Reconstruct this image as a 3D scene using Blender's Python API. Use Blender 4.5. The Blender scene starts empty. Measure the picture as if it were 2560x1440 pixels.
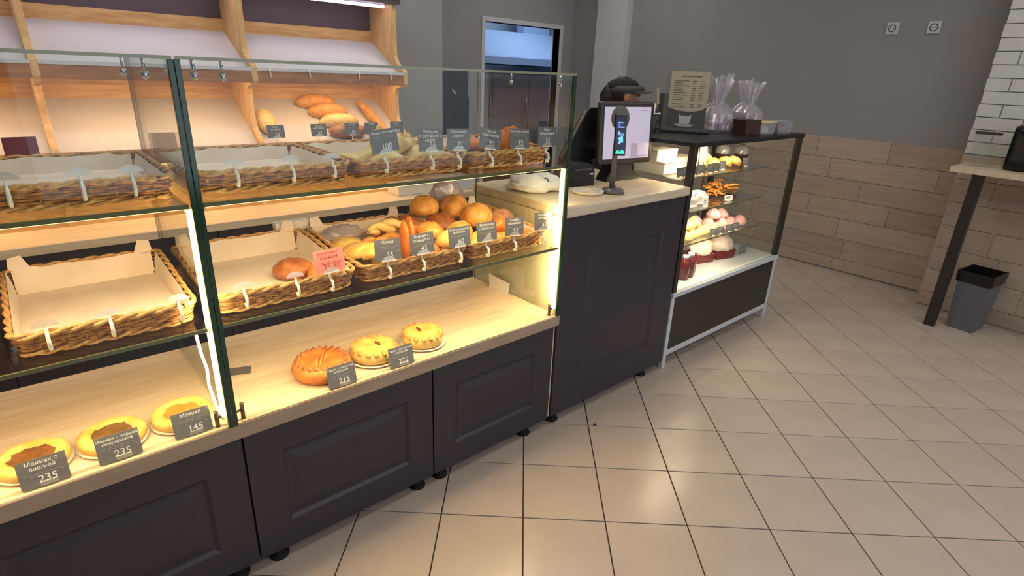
import bpy, bmesh, math, random
from mathutils import Vector, Matrix, noise
R = math.radians
PI = math.pi
scene = bpy.context.scene
col = scene.collection

# ------------------------------------------------------------------ camera
cd = bpy.data.cameras.new('camera'); cam = bpy.data.objects.new('camera', cd); col.objects.link(cam)
cx = Vector((0.753564, -0.656222, 0.038906)); cy = -Vector((-0.208631, -0.294863, -0.932486)); cz = -Vector((0.623390, 0.694570, -0.359106))
mw = Matrix((cx, cy, cz)).transposed().to_4x4(); mw.translation = Vector((-1.50632, -1.47210, 1.51648))
cam.matrix_world = mw
cd.sensor_width = 36; cd.lens = 1398.055 / 2560 * 36; cd.clip_start = 0.02; cd.clip_end = 60
scene.camera = cam
scene.view_settings.view_transform = 'Standard'; scene.view_settings.look = 'None'
scene.view_settings.exposure = 0.0; scene.view_settings.gamma = 1.0; scene.view_settings.use_curve_mapping = False
# ------------------------------------------------------------------ world
w = bpy.data.worlds.new('world'); scene.world = w; w.use_nodes = True
w.node_tree.nodes['Background'].inputs[0].default_value = (0.55, 0.68, 0.9, 1); w.node_tree.nodes['Background'].inputs[1].default_value = 0.35

def area(name, loc, size, power, color, rot=(0, 0, 0), sizey=None, parent=None, spread=None):
    l = bpy.data.lights.new(name, 'AREA'); l.energy = power; l.color = color; l.size = size
    if sizey: l.shape = 'RECTANGLE'; l.size_y = sizey
    if spread: l.spread = spread
    o = bpy.data.objects.new(name, l); col.objects.link(o); o.location = loc; o.rotation_euler = rot
    if parent: o.parent = parent; o.location = Vector(loc) - parent.location
    return o
# daylight entering through the shop window behind the camera
DAY = area('daylight', (0.9, -4.35, 1.55), 4.6, 46, (0.80, 0.89, 1.0), (R(90), 0, 0), 2.3)

# ------------------------------------------------------------------ materials
def lin(c):
    return tuple((v / 12.92 if v <= .04045 else ((v + .055) / 1.055) ** 2.4) for v in (x / 255 for x in c))
MATS = {}
def mat(name, rgb, rough=.5, metal=0, var=0, scale=8, stretch=(1, 1, 1), bump=0, bscale=60, second=None, emit=None, estr=0, spec=.5, coat=0, trans=0, alpha=1, sss=0, gen=False):
    """rgb is sRGB 0-255; second is the colour that the noise mixes towards"""
    m = bpy.data.materials.new(name); m.use_nodes = True; nt = m.node_tree; b = nt.nodes['Principled BSDF']
    c = lin(rgb) + (1,)
    b.inputs['Base Color'].default_value = c; b.inputs['Roughness'].default_value = rough; b.inputs['Metallic'].default_value = metal
    b.inputs['Specular IOR Level'].default_value = spec; b.inputs['Coat Weight'].default_value = coat
    if trans: b.inputs['Transmission Weight'].default_value = trans
    if alpha < 1: b.inputs['Alpha'].default_value = alpha
    if sss: b.inputs['Subsurface Weight'].default_value = sss; b.inputs['Subsurface Radius'].default_value = (.01, .005, .002)
    if emit: b.inputs['Emission Color'].default_value = lin(emit) + (1,); b.inputs['Emission Strength'].default_value = estr
    if var or second or bump:
        tc = nt.nodes.new('ShaderNodeTexCoord'); mp = nt.nodes.new('ShaderNodeMapping'); mp.inputs['Scale'].default_value = stretch
        nt.links.new(tc.outputs['Object'], mp.inputs[0])
        if var or second:
            n = nt.nodes.new('ShaderNodeTexNoise'); n.inputs['Scale'].default_value = scale; n.inputs['Detail'].default_value = 5; n.inputs['Roughness'].default_value = .6
            nt.links.new(mp.outputs[0], n.inputs['Vector'])
            r = nt.nodes.new('ShaderNodeValToRGB')
            s2 = lin(second) if second else tuple(x * (1 - var) for x in c[:3])
            r.color_ramp.elements[0].position = .36; r.color_ramp.elements[1].position = .66
            r.color_ramp.elements[0].color = s2 + (1,); r.color_ramp.elements[1].color = c
            nt.links.new(n.outputs['Fac'], r.inputs[0]); nt.links.new(r.outputs[0], b.inputs['Base Color'])
        if bump:
            n2 = nt.nodes.new('ShaderNodeTexNoise'); n2.inputs['Scale'].default_value = bscale; n2.inputs['Detail'].default_value = 4
            nt.links.new(mp.outputs[0], n2.inputs['Vector'])
            bp = nt.nodes.new('ShaderNodeBump'); bp.inputs['Strength'].default_value = bump; bp.inputs['Distance'].default_value = .004
            nt.links.new(n2.outputs['Fac'], bp.inputs['Height']); nt.links.new(bp.outputs[0], b.inputs['Normal'])
    MATS[name] = m
    return m
def glass(name, tint=(235, 245, 238), refl=1.0, rough=.0, base=0.0, diff=0.0, dcol=(230, 230, 230)):
    """thin clear pane: light passes straight through, the surface mirrors by angle; diff adds a milky part"""
    m = bpy.data.materials.new(name); m.use_nodes = True; nt = m.node_tree; nt.nodes.clear()
    out = nt.nodes.new('ShaderNodeOutputMaterial'); t = nt.nodes.new('ShaderNodeBsdfTransparent'); g = nt.nodes.new('ShaderNodeBsdfGlossy')
    t.inputs[0].default_value = lin(tint) + (1,); g.inputs[0].default_value = (1, 1, 1, 1); g.inputs['Roughness'].default_value = rough
    fr = nt.nodes.new('ShaderNodeLayerWeight'); fr.inputs[0].default_value = .5      # Schlick's law for a thin pane
    pw = nt.nodes.new('ShaderNodeMath'); pw.operation = 'POWER'; pw.inputs[1].default_value = 5; nt.links.new(fr.outputs['Facing'], pw.inputs[0])
    mu = nt.nodes.new('ShaderNodeMath'); mu.operation = 'MULTIPLY_ADD'; mu.inputs[1].default_value = .96; mu.inputs[2].default_value = .04 * refl + base
    mu.use_clamp = True; nt.links.new(pw.outputs[0], mu.inputs[0])
    mx = nt.nodes.new('ShaderNodeMixShader'); nt.links.new(mu.outputs[0], mx.inputs[0]); nt.links.new(t.outputs[0], mx.inputs[1]); nt.links.new(g.outputs[0], mx.inputs[2])
    last = mx
    if diff:
        d = nt.nodes.new('ShaderNodeBsdfDiffuse'); d.inputs[0].default_value = lin(dcol) + (1,)
        m2 = nt.nodes.new('ShaderNodeMixShader'); m2.inputs[0].default_value = diff
        nt.links.new(mx.outputs[0], m2.inputs[1]); nt.links.new(d.outputs[0], m2.inputs[2]); last = m2
    nt.links.new(last.outputs[0], out.inputs[0]); MATS[name] = m
    return m
mat('tile', (198, 183, 169), .22, var=.10, scale=3, bump=.02, bscale=9)
mat('grout', (66, 54, 44), .9)
mat('wall_grey', (156, 155, 155), .85, var=.05, scale=2, bump=.08, bscale=220)
mat('wall_light', (205, 206, 204), .85)
mat('ceiling', (225, 222, 215), .9)
for i, c in enumerate([(190, 170, 151), (182, 162, 143), (194, 176, 158), (176, 157, 140)]):
    mat('plank%d' % i, c, .55, var=.16, scale=5, stretch=(.5, .5, 9), bump=.05, bscale=30)
mat('brick', (214, 214, 210), .75, var=.06, scale=12, bump=.25, bscale=50)
mat('mortar', (170, 168, 164), .9)
mat('cabinet', (50, 44, 53), .40, var=.04, scale=20, bump=.03, bscale=200)
mat('worktop', (222, 205, 178), .38, var=.0, second=(206, 184, 154), scale=4, stretch=(1, 9, 9), bump=.02)
mat('edge_band', (176, 154, 128), .5, second=(164, 140, 114), scale=4, stretch=(1, 9, 9))
mat('cream_panel', (226, 214, 184), .5, second=(212, 198, 166), scale=3, stretch=(8, 8, .7))
mat('rack_wood', (224, 182, 120), .5, second=(198, 150, 90), scale=5, stretch=(1.2, 9, 9))
mat('rack_lip', (178, 120, 66), .5, second=(150, 96, 50), scale=5, stretch=(1.2, 9, 9))
mat('rack_wood_v', (232, 196, 138), .5, second=(210, 168, 110), scale=5, stretch=(9, 9, 1.2))
mat('rack_liner', (214, 211, 211), .6, var=.03, scale=10)
mat('rack_dark', (92, 80, 84), .6)
mat('black', (20, 19, 20), .45)
mat('black_gloss', (14, 14, 16), .3)
mat('rubber', (12, 12, 12), .8)
mat('dark_brown', (46, 38, 34), .4)
mat('white_metal', (205, 208, 212), .35)
mat('chrome', (190, 190, 190), .2, metal=1)
mat('bronze', (110, 92, 70), .3, metal=.9)
mat('paper', (232, 226, 218), .8, var=.04, scale=20, bump=.1, bscale=40)
mat('parchment', (236, 222, 206), .7, second=(224, 206, 188), scale=6, bump=.08, bscale=30)
mat('wicker', (190, 134, 76), .6, second=(140, 92, 48), scale=60, bump=.1)
mat('wicker_pale', (222, 178, 112), .6, second=(176, 126, 70), scale=60, bump=.1)
mat('wicker_red', (150, 96, 58), .6, second=(110, 64, 36), scale=60)
mat('card', (112, 110, 108), .45)
mat('card_pink', (248, 150, 130), .6)
mat('ink_white', (240, 238, 230), .6)
mat('ink_faint', (165, 162, 156), .6)
mat('ink_red', (200, 84, 74), .6)
mat('clip', (236, 232, 224), .3)
mat('green_edge', (24, 60, 38), .12, spec=.6)
mat('olive_edge', (104, 104, 70), .12, spec=.6)
mat('pale_edge', (148, 150, 124), .12)
mat('steel', (160, 158, 156), .35, metal=.8)
mat('kitchen_door', (150, 134, 132), .3, metal=.3, var=.2, scale=3)
mat('kitchen_wall', (190, 200, 215), .8)
mat('hood', (170, 190, 218), .4)
mat('skin', (196, 142, 112), .55, sss=.1, var=.05, scale=20)
mat('hair', (34, 24, 20), .6, second=(20, 14, 12), scale=60, stretch=(1, 1, .2))
mat('cap_grey', (84, 84, 78), .8, bump=.1, bscale=200)
mat('cap_dark', (26, 24, 26), .85)
mat('shirt', (40, 38, 42), .85, bump=.1, bscale=120)
mat('trousers', (30, 30, 36), .85)
mat('plastic_grey', (92, 88, 86), .4)
mat('bin_grey', (100, 100, 106), .5)
mat('bag_black', (14, 14, 15), .35, bump=.4, bscale=25)
glass('glass', (252, 254, 253), .35)
glass('glass_tint', (250, 253, 251), .6)
glass('film', (238, 236, 238), 2.2, .12, .05, .28, (225, 222, 228))
glass('bag_film', (225, 218, 222), 1.6, .2, .06, .45, (215, 205, 208))
glass('acrylic', (244, 246, 244), 1.0, .03, .01, .04)
glass('clip_clear', (240, 236, 228), 1.5, .1, .05, .3, (240, 235, 225))

# dough materials: golden crust with browner patches
def dough(n, a, b, s=26): mat(n, a, .5, second=b, scale=s, bump=.45, bscale=70, sss=.0)
dough('crust_gold', (232, 178, 92), (206, 136, 52)); dough('crust_yellow', (240, 208, 122), (222, 172, 80)); dough('crust_brown', (190, 118, 58), (140, 78, 34))
dough('crust_orange', (226, 140, 60), (192, 104, 38)); dough('crust_red', (150, 82, 48), (106, 52, 30)); dough('crust_pale', (238, 216, 150), (222, 190, 116))
dough('crust_cinnamon', (196, 150, 112), (140, 92, 64), 30); dough('fill_dark', (140, 92, 44), (104, 64, 28)); dough('fill_orange', (224, 148, 60), (200, 120, 42)); dough('fill_olive', (132, 98, 46), (100, 74, 34))
dough('meringue_yellow', (244, 222, 150), (236, 200, 120)); dough('meringue_pink', (240, 190, 184), (228, 160, 160)); dough('cream', (240, 222, 200), (226, 200, 174)); dough('cookie', (222, 170, 98), (196, 138, 70)); dough('chak', (216, 146, 62), (184, 112, 40)); dough('eclair_white', (232, 232, 226), (196, 196, 188)); dough('choc', (74, 44, 32), (50, 28, 20)); dough('candy_pink', (232, 196, 206), (216, 176, 190))
mat('jam', (110, 24, 24), .2); mat('juice', (104, 28, 34), .15); mat('plate', (236, 226, 204), .6)

# ------------------------------------------------------------------ helpers
OFF = {}
class MB:
    def __init__(s): s.v = []; s.f = []; s.sm = []
    def add(s, vs, fs, smooth=False):
        o = len(s.v); s.v += [Vector(v) for v in vs]; s.f += [tuple(i + o for i in f) for f in fs]; s.sm += [smooth] * len(fs); return s
    def box(s, a, b, M=None, bev=0):
        x0, y0, z0 = a; x1, y1, z1 = b
        if bev:
            bm = bmesh.new(); bmesh.ops.create_cube(bm, size=1)
            for v in bm.verts: v.co = Vector(((x0 + x1) / 2 + v.co.x * (x1 - x0), (y0 + y1) / 2 + v.co.y * (y1 - y0), (z0 + z1) / 2 + v.co.z * (z1 - z0)))
            bmesh.ops.bevel(bm, geom=bm.edges[:], offset=bev, segments=2, affect='EDGES', profile=.5)
            bm.verts.index_update(); vs = [v.co.copy() for v in bm.verts]; fs = [[v.index for v in f.verts] for f in bm.faces]; bm.free()
        else:
            vs = [(x0, y0, z0), (x1, y0, z0), (x1, y1, z0), (x0, y1, z0), (x0, y0, z1), (x1, y0, z1), (x1, y1, z1), (x0, y1, z1)]
            fs = [(0, 3, 2, 1), (4, 5, 6, 7), (0, 1, 5, 4), (1, 2, 6, 5), (2, 3, 7, 6), (3, 0, 4, 7)]
        if M: vs = [M @ Vector(v) for v in vs]
        return s.add(vs, fs)
    def prism(s, pts, a, b, axis='z', M=None):
        n = len(pts)
        def q(p, t): return {'z': (p[0], p[1], t), 'x': (t, p[0], p[1]), 'y': (p[0], t, p[1])}[axis]
        vs = [q(p, a) for p in pts] + [q(p, b) for p in pts]
        if M: vs = [M @ Vector(v) for v in vs]
        fs = [tuple(range(n))[::-1], tuple(range(n, 2 * n))] + [(i, (i + 1) % n, n + (i + 1) % n, n + i) for i in range(n)]
        return s.add(vs, fs)
    def lathe(s, prof, c=(0, 0, 0), n=32, M=None, wob=0, seed=0, smooth=True, cap=True):
        vs = []; fs = []
        for k, (r, z) in enumerate(prof):
            for i in range(n):
                a = 2 * PI * i / n; rr = r; zz = z
                if wob: t = noise.noise(Vector((math.cos(a) * 2.2, math.sin(a) * 2.2, seed + z * 12))); rr = r * (1 + wob * t); zz = z * (1 + wob * 1.2 * noise.noise(Vector((math.cos(a) * 3 * r * 20, math.sin(a) * 3 * r * 20, seed + 5))))
                vs.append(Vector((c[0] + rr * math.cos(a), c[1] + rr * math.sin(a), c[2] + zz)))
        for k in range(len(prof) - 1):
            for i in range(n): j = (i + 1) % n; fs.append((k * n + i, k * n + j, (k + 1) * n + j, (k + 1) * n + i))
        if cap:
            if prof[0][0] > 1e-6: fs.append(tuple(range(n))[::-1])
            if prof[-1][0] > 1e-6: fs.append(tuple((len(prof) - 1) * n + i for i in range(n)))
        if M: vs = [M @ v for v in vs]
        return s.add(vs, fs, smooth)
    def tube(s, pts, rad, n=8, closed=False, M=None, smooth=True, sy=1.0):
        pts = [Vector(p) for p in pts]; m = len(pts); vs = []; fs = []
        rad = rad if isinstance(rad, (list, tuple)) else [rad] * m
        up = Vector((0, 0, 1)); prev = None
        for i, p in enumerate(pts):
            d = (pts[(i + 1) % m] - pts[i - 1]) if closed else (pts[min(i + 1, m - 1)] - pts[max(i - 1, 0)])
            d.normalize()
            if prev is None:
                a = d.cross(up)
                if a.length < 1e-4: a = d.cross(Vector((1, 0, 0)))
            else: a = prev - d * prev.dot(d)
            a.normalize(); prev = a; b = d.cross(a)
            for k in range(n):
                t = 2 * PI * k / n + (PI / 4 if n == 4 else 0); vs.append(p + a * (math.cos(t) * rad[i]) + b * (math.sin(t) * rad[i] * sy))
        for i in range(m if closed else m - 1):
            for k in range(n): k2 = (k + 1) % n; i2 = (i + 1) % m; fs.append((i * n + k, i * n + k2, i2 * n + k2, i2 * n + k))
        if not closed: fs += [tuple(range(n))[::-1], tuple((m - 1) * n + k for k in range(n))]
        if M: vs = [M @ v for v in vs]
        return s.add(vs, fs, smooth)
    def blob(s, c, d, seed=0, amp=.08, fr=2.2, flat=.45, M=None, nu=24, nv=14, fn=None):
        """lump of dough: ellipsoid of half sizes d on a flat base, uneven surface; fn(u, v, p) may reshape it"""
        vs = []; fs = []
        for j in range(nv + 1):
            th = PI * j / nv
            for i in range(nu):
                ph = 2 * PI * i / nu; p = Vector((math.sin(th) * math.cos(ph), math.sin(th) * math.sin(ph), math.cos(th)))
                k = 1 + amp * noise.noise(p * fr + Vector((seed * 7.1, seed * 3.3, seed))) + amp * .5 * noise.noise(p * fr * 2.7 + Vector((seed, 9, 4)))
                p = p * k
                if p.z < -flat: p.z = -flat + (p.z + flat) * .1
                if fn: p = fn(p)
                vs.append(Vector((c[0] + p.x * d[0], c[1] + p.y * d[1], c[2] + (p.z + flat) * d[2])))
        for j in range(nv):
            for i in range(nu): i2 = (i + 1) % nu; fs.append((j * nu + i, (j + 1) * nu + i, (j + 1) * nu + i2, j * nu + i2))
        if M: vs = [M @ v for v in vs]
        return s.add(vs, fs, True)
    def mesh(s, name, off=None):
        me = bpy.data.meshes.new(name); o = off or Vector((0, 0, 0))
        me.from_pydata([tuple(v - o) for v in s.v], [], s.f); me.polygons.foreach_set('use_smooth', s.sm); me.update(); return me
    def build(s, name, m, parent=None, local=False):
        off = Vector((0, 0, 0)) if (local or parent is None) else OFF.get(parent.name, Vector((0, 0, 0)))
        me = s.mesh(name, off)
        if m: me.materials.append(MATS[m] if isinstance(m, str) else m)
        o = bpy.data.objects.new(name, me); col.objects.link(o)
        if parent is not None: o.parent = parent; OFF[o.name] = off
        return o
def tag(o, label=None, cat=None, group=None, kind=None):
    if label: o['label'] = label
    if cat: o['category'] = cat
    if group: o['group'] = group
    if kind: o['kind'] = kind
    return o
def thing(name, label, cat, loc=(0, 0, 0), rz=0, group=None):
    o = bpy.data.objects.new(name, None); col.objects.link(o); o.empty_display_size = .05; o.location = loc; o.rotation_euler[2] = rz
    OFF[o.name] = Vector(loc); return tag(o, label, cat, group)
def solo(name, mb, m, label, cat, loc=(0, 0, 0), rot=(0, 0, 0), group=None):
    """a thing that is one mesh, built in its own coordinates"""
    o = mb.build(name, m, None, True); o.location = loc; o.rotation_euler = rot; return tag(o, label, cat, group)
def struct(name, mb, m, parent=None):
    o = mb.build(name, m, parent); o['kind'] = 'structure'; return o
def piece(name, me, parent, loc, m=None, rot=(0, 0, 0)):
    o = bpy.data.objects.new(name, me); col.objects.link(o); o.parent = parent; o.location = loc; o.rotation_euler = rot; return o
def dup(root, loc, rot=None, label=None):
    r = root.copy(); col.objects.link(r); r.location = loc
    if rot is not None: r.rotation_euler = rot
    if label: r['label'] = label
    for ch in [c for c in bpy.data.objects if c.parent == root]:
        c = ch.copy(); col.objects.link(c); c.parent = r
        for g in [x for x in bpy.data.objects if x.parent == ch]:
            d = g.copy(); col.objects.link(d); d.parent = c
    return r
def Tm(loc=(0, 0, 0), rot=(0, 0, 0)):
    from mathutils import Euler
    return Matrix.Translation(loc) @ Euler(rot).to_matrix().to_4x4()
def text(mb, s, size, c, M, align='CENTER', thick=0.0):
    cu = bpy.data.curves.new('t', 'FONT'); cu.body = s; cu.size = size; cu.align_x = align; cu.align_y = 'CENTER'; cu.resolution_u = 3; cu.offset = thick
    ob = bpy.data.objects.new('t', cu); me = ob.to_mesh()
    vs = [M @ Vector((v.co.x + c[0], v.co.y + c[1], c[2])) for v in me.vertices]; fs = [tuple(p.vertices) for p in me.polygons]
    ob.to_mesh_clear(); mb.add(vs, fs); bpy.data.objects.remove(ob); bpy.data.curves.remove(cu)

# ================================================================== SETTING
CEIL = 3.0
fl = struct('floor', MB().box((-5, -4.6, -.06), (6.2, 6.0, -.004)), 'grout')
t0 = Vector((-0.5967, -0.1225, 0)); tu = Vector((0.2216, -0.2023, 0)); tv = Vector((0.2022, 0.2216, 0)); ang = math.atan2(tu.y, tu.x)
h = .1476
tm = MB().box((-h, -h, -.006), (h, h, 0), bev=.0012).mesh('tile'); tm.materials.append(MATS['tile'])
cells = []
for i in range(-16, 26):
    for j in range(-24, 26):
        c = t0 + tu * (i + .5) + tv * (j + .5)
        if -4.8 < c.x < 5.5 and -4.4 < c.y < 5.6: cells.append(c)
cpos = cam.matrix_world.translation
def seen(c):
    d = c - cpos; q = Vector((d.dot(cx), d.dot(cy), -d.dot(cz)))
    if q.z < .2: return False
    return abs(q.x / q.z * 1398) < 1480 and abs(q.y / q.z * 1398) < 860 and c.x < 3.7 and (c.y < .25 or c.x > 2.4)
vis = sorted([c for c in cells if seen(c)], key=lambda c: (c - cpos).length)[:300]
vs_ = {tuple(c) for c in vis}
for c in vis: piece('tile', tm, fl, c, rot=(0, 0, ang))
fm = MB()
for c in cells:
    if tuple(c) not in vs_: fm.box((-h, -h, -.006), (h, h, 0), M=Matrix.Translation(c) @ Matrix.Rotation(ang, 4, 'Z'))
o = fm.build('tile_field', 'tile', fl); o['kind'] = 'stuff'
struct('ceiling', MB().box((-5, -4.6, CEIL), (6.2, 6.0, CEIL + .1)), 'ceiling')
struct('wall_left', MB().box((-4.7, -4.6, 0), (-4.6, 2.35, CEIL)), 'wall_grey')
wf = MB().box((-4.7, -4.6, 0), (-4.0, -4.5, CEIL)).box((3.2, -4.6, 0), (3.75, -4.5, CEIL)).box((-4.0, -4.6, 2.75), (3.2, -4.5, CEIL)).box((-4.0, -4.6, 0), (3.2, -4.5, .35))
struct('wall_front', wf, 'wall_grey')
wn = MB()
for x in (-4.0, -1.62, .78, 3.14): wn.box((x, -4.58, .35), (x + .06, -4.52, 2.75))
wn.box((-4.0, -4.58, .35), (3.2, -4.52, .41)).box((-4.0, -4.58, 2.69), (3.2, -4.52, 2.75))
struct('window_1', wn, 'dark_brown')
# partition behind the bread rack, kitchen wall with its doorway
struct('wall_partition', MB().box((-4.7, 2.25, 0), (1.045, 2.35, CEIL)), 'wall_grey')
struct('wall_side', MB().box((.945, 2.35, 0), (1.045, 3.5, CEIL)), 'wall_grey')
wb = MB().box((.945, 3.5, 0), (2.43, 3.6, CEIL)).box((3.53, 3.5, 0), (3.85, 3.6, CEIL)).box((2.43, 3.5, 2.0), (3.53, 3.6, CEIL))
struct('wall_back', wb, 'wall_grey')
dr = MB().box((2.385, 3.485, 0), (2.43, 3.615, 2.045), bev=.004).box((3.53, 3.485, 0), (3.575, 3.615, 2.045), bev=.004).box((2.43, 3.485, 2.0), (3.53, 3.615, 2.045), bev=.004)
struct('door_1', dr, 'white_metal')
wk = MB().box((2.0, 5.6, 0), (5.6, 5.7, CEIL)).box((5.5, 3.6, 0), (5.6, 5.7, CEIL)).box((2.0, 3.6, 0), (2.1, 5.7, CEIL)).box((3.85, 3.5, 0), (5.6, 3.6, CEIL))
struct('wall_kitchen', wk, 'kitchen_wall')
# right wall: grey above, wood-look planks below
wr = struct('wall_right', MB().box((3.75, -4.6, 0), (3.85, 3.5, CEIL)), 'wall_grey')
random.seed(4)
rows = [.012, .115, .285, .455, .62, .785, .95, 1.118]
for k in range(len(rows) - 1):
    y = 3.49 - random.random() * .5; hi = 3.49; z0 = rows[k] + .0015; z1 = rows[k + 1] - .0015
    while hi > -.62:
        lo = max(y, -.62)
        MB().box((3.738, lo + .0015, z0), (3.752, hi - .0015, z1)).build('plank', 'plank%d' % random.choice((0, 0, 1, 1, 2, 3)), wr)
        hi = lo; y = lo - random.choice((.62, .7, .78, .55))
struct('trim_1', MB().box((3.66, 2.66, 0), (3.76, 3.07, CEIL)), 'wall_light')
# pier with white brick above and planks below
e0 = Vector((3.45, -.565, 0)); e1 = Vector((3.30, -2.1, 0)); pd = (e1 - e0).normalized(); pn = Vector((pd.y, -pd.x, 0))
if pn.x > 0: pn = -pn
pier = struct('wall_pier', MB().prism([(e0.x, e0.y), (e1.x, e1.y), (3.76, -2.1), (3.76, -.565)], 0, CEIL), 'mortar')
def pbox(a, b, z0, z1, t):
    p = [e0 + pd * a - pn * .002, e0 + pd * b - pn * .002, e0 + pd * b + pn * t, e0 + pd * a + pn * t]
    return MB().prism([(q.x, q.y) for q in p], z0, z1)
k = 0; z = 1.12
while z < 2.35:
    a = -.0 - (.13 if k % 2 else 0.0)
    while a < 1.4:
        pbox(max(a, -.004) + .003, a + .255, z + .003, z + .078, .011 + .003 * random.random()).build('brick', 'brick', pier); a += .26
    z += .081; k += 1
pbox(0, 1.5, z, CEIL, .008).build('brick_field', 'brick', pier)['kind'] = 'stuff'
for k in range(len(rows) - 1):
    a = 0; b = random.uniform(.2, .6)
    while a < 1.45:
        pbox(a, b - .002, rows[k] + .0015, rows[k + 1] - .0015, .012).build('plank', 'plank%d' % random.choice((0, 0, 1, 2, 3)), pier); a = b; b += random.choice((.6, .7))
# ceiling light panels of the shop (outside the picture, over the customer floor)
for (x, y, e) in ((-2.6, -2.6, .35), (-.6, -2.6, .7), (1.4, -2.6, .8), (-1.6, -.9, .45), (.5, -.9, .72), (2.5, -1.0, .5), (-1.0, .55, 1.15), (1.0, 1.1, 1.0), (2.6, 2.2, .9)):
    L = thing('ceiling_lamp', 'square white light panel set in the shop ceiling', 'lamp', (x, y, CEIL), 0, 'ceiling light panels of the shop')
    MB().box((x - .31, y - .31, CEIL - .02), (x + .31, y + .31, CEIL)).build('lamp_frame', 'white_metal', L)
    area('lamp_light', (x, y, CEIL - .03), .56, 11 * e, (1.0, .95, .88), parent=L)

# wall sockets
for (y, lb) in ((.167, 'white wall socket nearer the coffee menu on the grey wall'), (-.102, 'white wall socket nearer the white brick pier')):
    S = thing('wall_socket', lb, 'socket', (3.75, y, 1.943), 0, 'wall sockets')
    MB().box((3.738, y - .042, 1.901), (3.752, y + .042, 1.985), bev=.004).build('frame', 'white_metal', S)
    Mx = Matrix.Translation((3.741, y, 1.943)) @ Matrix.Rotation(-PI / 2, 4, 'Y')
    MB().lathe([(.027, 0), (.027, .006), (.021, .006), (.020, -.002)], n=24, M=Mx).build('well', 'plastic_grey', S)
    p = MB()
    for dy in (-.0095, .0095): p.lathe([(.003, 0), (.003, .002)], n=10, M=Matrix.Translation((3.7385, y + dy, 1.943)) @ Matrix.Rotation(-PI / 2, 4, 'Y'))
    p.build('contact_hole', 'black', S)

# ================================================================== COUNTER
def door_front(mb, x0, x1, z0, z1, y, m=.1, t=.02):
    """shaker-like door slab facing -y with a moulded raised field"""
    rects = [(0, y), (m, y), (m + .012, y + .007), (m + .022, y + .007), (m + .05, y + .001)]
    vs = []; fs = []
    for (d, yy) in rects: vs += [(x0 + d, yy, z0 + d), (x1 - d, yy, z0 + d), (x1 - d, yy, z1 - d), (x0 + d, yy, z1 - d)]
    for k in range(len(rects) - 1):
        for i in range(4): j = (i + 1) % 4; fs.append((k * 4 + i, k * 4 + j, (k + 1) * 4 + j, (k + 1) * 4 + i))
    e = (len(rects) - 1) * 4; fs.append((e, e + 1, e + 2, e + 3))
    b = len(vs); vs += [(x0, y + t, z0), (x1, y + t, z0), (x1, y + t, z1), (x0, y + t, z1)]
    for i in range(4): j = (i + 1) % 4; fs.append((j, i, b + i, b + j))
    fs.append((b + 3, b + 2, b + 1, b))
    return mb.add(vs, fs)
def foot(x, y, zt, parent):
    MB().lathe([(.030, 0), (.032, .006), (.024, .016), (.016, .02), (.016, zt)], (x, y, 0), 16).build('foot', 'rubber', parent)
def base_cabinet(x0, x1, z1, y0, y1, label, feet, m=.1, name='base_cabinet'):
    C = thing(name, label, 'cabinet', ((x0 + x1) / 2, y0, 0), 0, 'dark cabinets under the counter')
    MB().box((x0 + .001, y0 + .021, .05), (x1 - .001, y1, z1)).build('body', 'cabinet', C)
    door_front(MB(), x0 + .002, x1 - .002, .052, z1 - .003, y0, m).build('door', 'cabinet', C)
    for (fx, fy) in feet: foot(fx, fy, .052, C)
    return C
base_cabinet(-2.48, -1.832, .524, .02, .58, 'dark plum panelled cabinet below the custard pies, farther from the till', [(-2.42, .06), (-1.89, .06), (-2.42, .5), (-1.89, .5)])
base_cabinet(-1.83, -1.182, .524, .02, .58, 'dark plum panelled cabinet below the three round custard pies', [(-1.77, .06), (-1.24, .06), (-1.77, .5), (-1.24, .5)])
base_cabinet(-1.180, -.534, .524, .02, .58, 'dark plum panelled cabinet below the brown pie and its 215 card', [(-1.115, .06), (-.585, .06), (-1.115, .5), (-.585, .5)])
base_cabinet(-.532, .082, .524, .02, .58, 'dark plum panelled cabinet right beside the till counter', [(-.48, .06), (-.03, .06), (-.48, .5), (-.03, .5)])
wt = thing('display_worktop', 'long cream wood-grain worktop forming the floor of the glass display', 'worktop', (-1.2, 0, .524))
MB().box((-2.48, .003, .524), (.092, .595, .568), bev=.002).build('board', 'worktop', wt)
MB().box((-2.48, 0, .5245), (.092, .003, .5675)).build('edge_band', 'edge_band', wt)

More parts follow.
